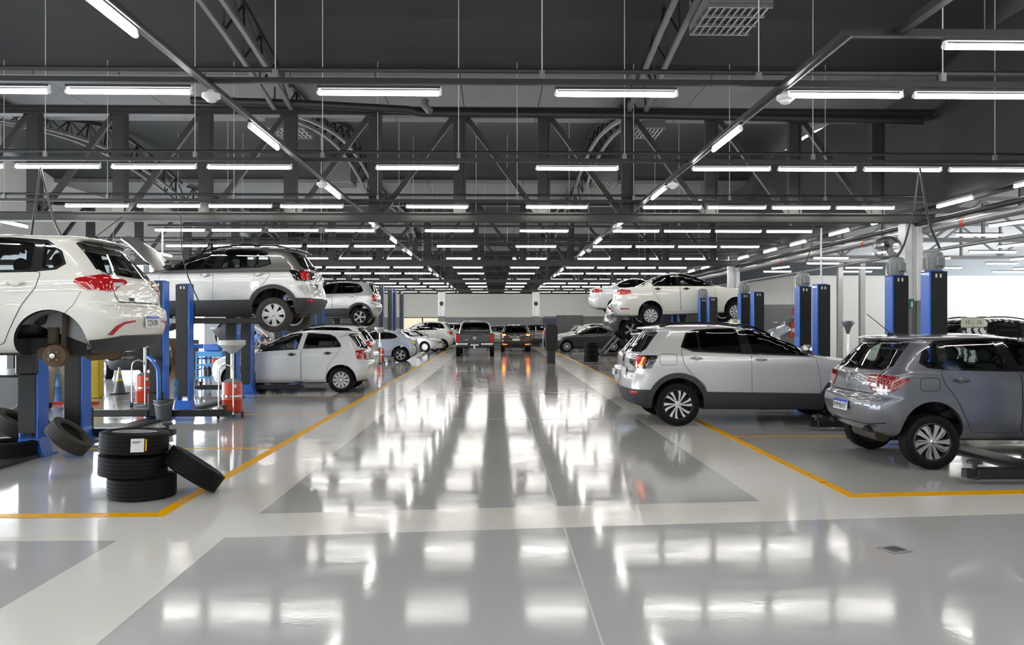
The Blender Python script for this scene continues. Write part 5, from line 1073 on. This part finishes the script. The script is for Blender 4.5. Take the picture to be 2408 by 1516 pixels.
# extinguisher
p = at_y(1861, 752, 26.97); r = empty('fire_extinguisher', (p.x, 26.86, 1.15)); tag(r, 'red fire extinguisher on the grey partition, black hose', 'fire extinguisher')
b = MB(); b.lathe([(0, 0), (.085, 0), (.09, .02), (.09, .42), (.07, .49), (.03, .53), (0, .53)], 22, 'z'); b.build('cylinder_body', M_RED, r); b = MB(); b.cyl((0, 0, .53), (0, 0, .58), .025); b.box((.04, 0, .60), (.12, .03, .03)); b.build('valve', M_BLACK, r); b = MB(); b.tube([(0, -.02, .57), (-.10, -.04, .62), (-.13, -.06, .52), (-.11, -.07, .25)], .012, 8); b.build('hose', M_BLACK, r); b = MB(); b.box((0, -.092, .25), (.10, .004, .12)); b.build('extinguisher_label', M_WHITE, r); b = MB(); b.box((0, .095, .3), (.06, .02, .4)); b.build('wall_bracket', M_STEEL2, r)
p = at_y(1866, 731, 26.98); tag(box_obj('extinguisher_marker', (p.x-.03, 26.985, p.z-.10), (p.x+.03, 26.998, p.z+.10), M_RED), 'small red marker strip on the grey partition above the extinguisher', 'sign')
# wall fan on the big column
r = empty('wall_fan', (7.74, 16.0, 3.13), 1.15, .82); tag(r, 'grey oscillating fan bracketed high on the white steel column', 'fan')
b = MB(); b.lathe([(.30, -.07), (.33, -.03), (.33, .03), (.30, .07), (.30, .06), (.32, .0), (.30, -.06)], 30, 'x', closed=True)
for k in range(14): a = 2*PI*k/14; b.tube([(.05, .02*math.cos(a), .02*math.sin(a)), (.07, .18*math.cos(a), .18*math.sin(a)), (.0, .32*math.cos(a), .32*math.sin(a))], .005, 5); b.tube([(-.07, .05*math.cos(a), .05*math.sin(a)), (-.0, .32*math.cos(a), .32*math.sin(a))], .005, 5)
b.build('fan_guard', M_STEEL2, r).rotation_euler = (0, .55, 0); b = MB()
for k in range(3):
    a = 2*PI*k/3; R_ = Matrix.Rotation(a, 3, 'X') @ Matrix.Rotation(.5, 3, 'Y'); b.box((.0, .15*math.cos(a), .15*math.sin(a)), (.01, .22, .16), Matrix.Rotation(a, 3, 'X') @ Matrix.Rotation(.45, 3, 'Y'), .004)
b.build('fan_blades', M_STEELL, r).rotation_euler = (0, .55, 0); b = MB(); b.cyl((-.02, 0, 0), (.22, 0, .12), .085, .07, n=16); b.build('fan_motor', M_BLACK, r); b = MB(); b.tube([(.15, 0, .06), (.30, -.10, -.10), (.42, -.20, -.12)], .025, 8); b.build('fan_bracket', M_BLACK, r)
def hose(pts, label, r_=.016, m=M_BLACK):
    P = cr([tuple(p) for p in pts], 8); b = MB(); b.tube([tuple(p) for p in P], r_, 8); o = b.build('hanging_hose', m); tag(o, label, 'hose'); return o
ry = ROWS[4]
hose([at_y(95, 390, ry), at_y(88, 450, ry), at_y(78, 520, ry), at_y(70, 575, ry+.2)], 'black hose hanging straight down behind the lifted white hatchback'); hose([at_y(95, 390, ry), at_y(110, 455, ry-.2), at_y(128, 520, ry-.6), at_y(150, 566, ry-1.0)], 'black hose slanting down to the white hatchback roof')
hose([at_y(425, 500, 15.2), at_y(428, 590, 15.2), at_y(442, 650, 15.1), at_y(467, 708, 15.0)], 'black cable drooping to the carriage of the crossover lift', .012)
hose([at_y(2160, 396, 12.2), at_y(2150, 480, 12.2), at_y(2128, 570, 12.2), at_y(2103, 618, 12.2), at_y(2101, 645, 12.2)], 'black cable curving down to the farther of the two big lift motors'); hose([at_y(2163, 396, 11.6), at_y(2175, 470, 11.5), at_y(2190, 540, 11.3), at_y(2210, 584, 11.17)], 'black cable curving down to the closest lift motor')
hose([at_y(1912, 520, 16), at_y(1908, 580, 16), at_y(1890, 630, 16), at_y(1886, 662, 15.98)], 'thin black cable hanging to the lift motor behind the crossover', .011)
hose([at_y(373, 955, 13.8), at_y(373, 900, 13.8), at_y(371, 868, 13.8), at_y(360, 848, 13.8), at_y(349, 838, 13.85)], 'blue bent pipe sticking out beside the empty lift post', .035, M_BLUE)
P_ = []
for k in range(60): t = k/59; a = t*PI*2*9; P_.append(at_d(414, 892, 14.0)+Vector((.035*math.cos(a), .035*math.sin(a), -.0-.34*t)))
b = MB(); b.tube(P_, .007, 5); tag(b.build('coiled_air_hose', mat('air_hose_blue', (.05, .35, .75), .4)), 'light blue coiled air hose hanging beside the empty lift post', 'hose')

# ---------------------------------------------------------------- people
def skinned(name, verts, edges, radii, m, parent, root=0, sub=2):
    me = bpy.data.meshes.new(name); me.from_pydata(verts, edges, []); o = bpy.data.objects.new(name, me); COL.objects.link(o)
    md = o.modifiers.new('s', 'SKIN'); md.use_smooth_shade = True; o.modifiers.new('u', 'SUBSURF').levels = sub
    for i, v in enumerate(me.skin_vertices[0].data): v.radius = (radii[i],)*2 if not hasattr(radii[i], '__len__') else radii[i]; v.use_root = i == root
    dg = bpy.context.evaluated_depsgraph_get(); out = bpy.data.meshes.new_from_object(o.evaluated_get(dg)); bpy.data.objects.remove(o)
    out.materials.clear(); out.materials.append(m); out.shade_smooth(); return link(name, out, parent)
M_SKIN = mat('skin', (.42, .25, .17), .55); M_BEIGE = mat('beige_work_trousers', (.34, .29, .23), .85, noise=.2); M_GREYT = mat('grey_work_trousers', (.20, .19, .19), .85, noise=.2); M_PURPLE = mat('violet_blue_shirt', (.07, .06, .42), .8); M_BOOT = mat('black_boot', (.02, .018, .016), .5); M_CAPW = mat('pale_blue_cap', (.45, .58, .75), .6)
def person(label, loc, rz, lean=0.0, shirt=M_PURPLE, trousers=M_BEIGE, reach=.5, cap=None, stride=.08):
    r = empty('person', loc, rz); tag(r, label, 'person'); L = lean; hip = Vector((0, 0, .92)); up = Vector((math.sin(L), 0, math.cos(L))); ch = hip+up*.34; nk = hip+up*.56; hd = nk+Vector((math.sin(L*.8), 0, math.cos(L*.8)))*.16
    V = [tuple(hip)]; E = []; R = [(.15, .12)]
    def ad(p, q, rr): V.append(tuple(p)); R.append(rr); E.append((q, len(V)-1)); return len(V)-1
    c1 = ad(hip+up*.18, 0, (.15, .115)); c2 = ad(ch, c1, (.17, .12)); n1 = ad(nk, c2, .062); h1 = ad(hd-up*.03, n1, .075); ad(hd+up*.06, h1, (.085, .098)); ad(hd+up*.13, len(V)-1, .06)
    hands = []
    for s in (-1, 1):
        sh = ch+up*.14+Vector((0, s*.20, 0)); el = sh+Vector((.12+.12*reach, s*.05, -.25+.08*reach)); wr = el+Vector((.20, -s*.04, .02+.12*reach)); a = ad(sh, c2, .06); b_ = ad(el, a, .045); w = ad(wr, b_, .030); pm = ad(wr+Vector((.06, 0, -.01)), w, .036); hands.append((s, wr))
        for k in range(4): f = ad(wr+Vector((.11, (k-1.5)*.02, -.01)), pm, .010); ad(wr+Vector((.15+.008*(1.5-abs(k-1.5)), (k-1.5)*.021, -.035)), f, .009)
        t = ad(wr+Vector((.05, -s*.045, .0)), pm, .011); ad(wr+Vector((.085, -s*.055, -.01)), t, .010)
        x = s*stride; hp = hip+Vector((0, s*.10, -.06)); kn = Vector((x*.5+.02, s*.12, .49)); an = Vector((x, s*.13, .09)); l1 = ad(hp, 0, .10); l2 = ad(kn, l1, .062); l3 = ad(an, l2, .042); ad(an+Vector((.12, s*.02, -.05)), l3, .038)
    skinned('body', V, E, R, M_SKIN, r)
    V = [tuple(hip)]; E = []; R = [(.165, .135)]
    for s in (-1, 1):
        x = s*stride; a = ad(hip+Vector((0, s*.10, -.08)), 0, .118); k = ad(Vector((x*.5+.02, s*.12, .49)), a, .088); ad(Vector((x, s*.13, .10)), k, .080)
    ad(hip+up*.10, 0, (.165, .13)); skinned('trousers', V, E, R, trousers, r)
    V = [tuple(hip+up*.06)]; E = []; R = [(.17, .135)]; c1 = ad(hip+up*.2, 0, (.175, .135)); c2 = ad(ch, c1, (.19, .14)); ad(nk-up*.05, c2, .08)
    for s in (-1, 1): sh = ch+up*.14+Vector((0, s*.21, 0)); a = ad(sh, c2, .075); ad(sh+Vector((.08, s*.04, -.16)), a, .065)
    skinned('shirt', V, E, R, shirt, r)
    for s in (-1, 1): x = s*stride; b = MB(); b.ball((x+.06, s*.135, .05), (.15, .052, .052)); b.ball((x, s*.13, .10), (.055, .05, .08)); b.build('boot', M_BOOT, r)
    hp = hd+up*.06
    b = MB(); b.ball(hp+up*.045+Vector((-.012, 0, 0)), (.105, .088, .085)); b.build('cap' if cap else 'hair', cap or M_BLACK, r)
    f = Vector((math.cos(L*.8), 0, -math.sin(L*.8))); b = MB(); b.ball(hp+f*.098-up*.015, (.018, .014, .022), 8, 6); b.ball(hp+f*.088+Vector((0, .033, .012)), (.010, .012, .008), 8, 6); b.ball(hp+f*.088+Vector((0, -.033, .012)), (.010, .012, .008), 8, 6); b.box(hp+f*.088-up*.055, (.012, .045, .010)); b.build('face_features', mat('face_shade', (.25, .12, .08), .6), r)
    return r
p = at_z(130, 962); person('person in beige work trousers standing beside the drums, upper body behind the lifted car', (p.x, p.y+.1, 0), 2.2)
p = at_z(52, 958); person('person in grey trousers and violet shirt bending by the tyre changer', (p.x+.05, p.y+.15, 0), 2.6, .75, trousers=M_GREYT, reach=.1)
p = at_d(574, 840, 22.3); person('person in violet shirt leaning over the open bonnet of the white wagon', (p.x-.70, p.y+.75, 0), .25, 1.05, reach=.0, trousers=M_GREYT)
p = at_d(622, 800, 25.2); person('person in pale blue cap bent over the engine of the white wagon', (p.x-.55, p.y+.55, 0), -.3, .85, shirt=mat('denim_shirt', (.12, .2, .42), .8), trousers=M_GREYT, reach=.1, cap=M_CAPW)
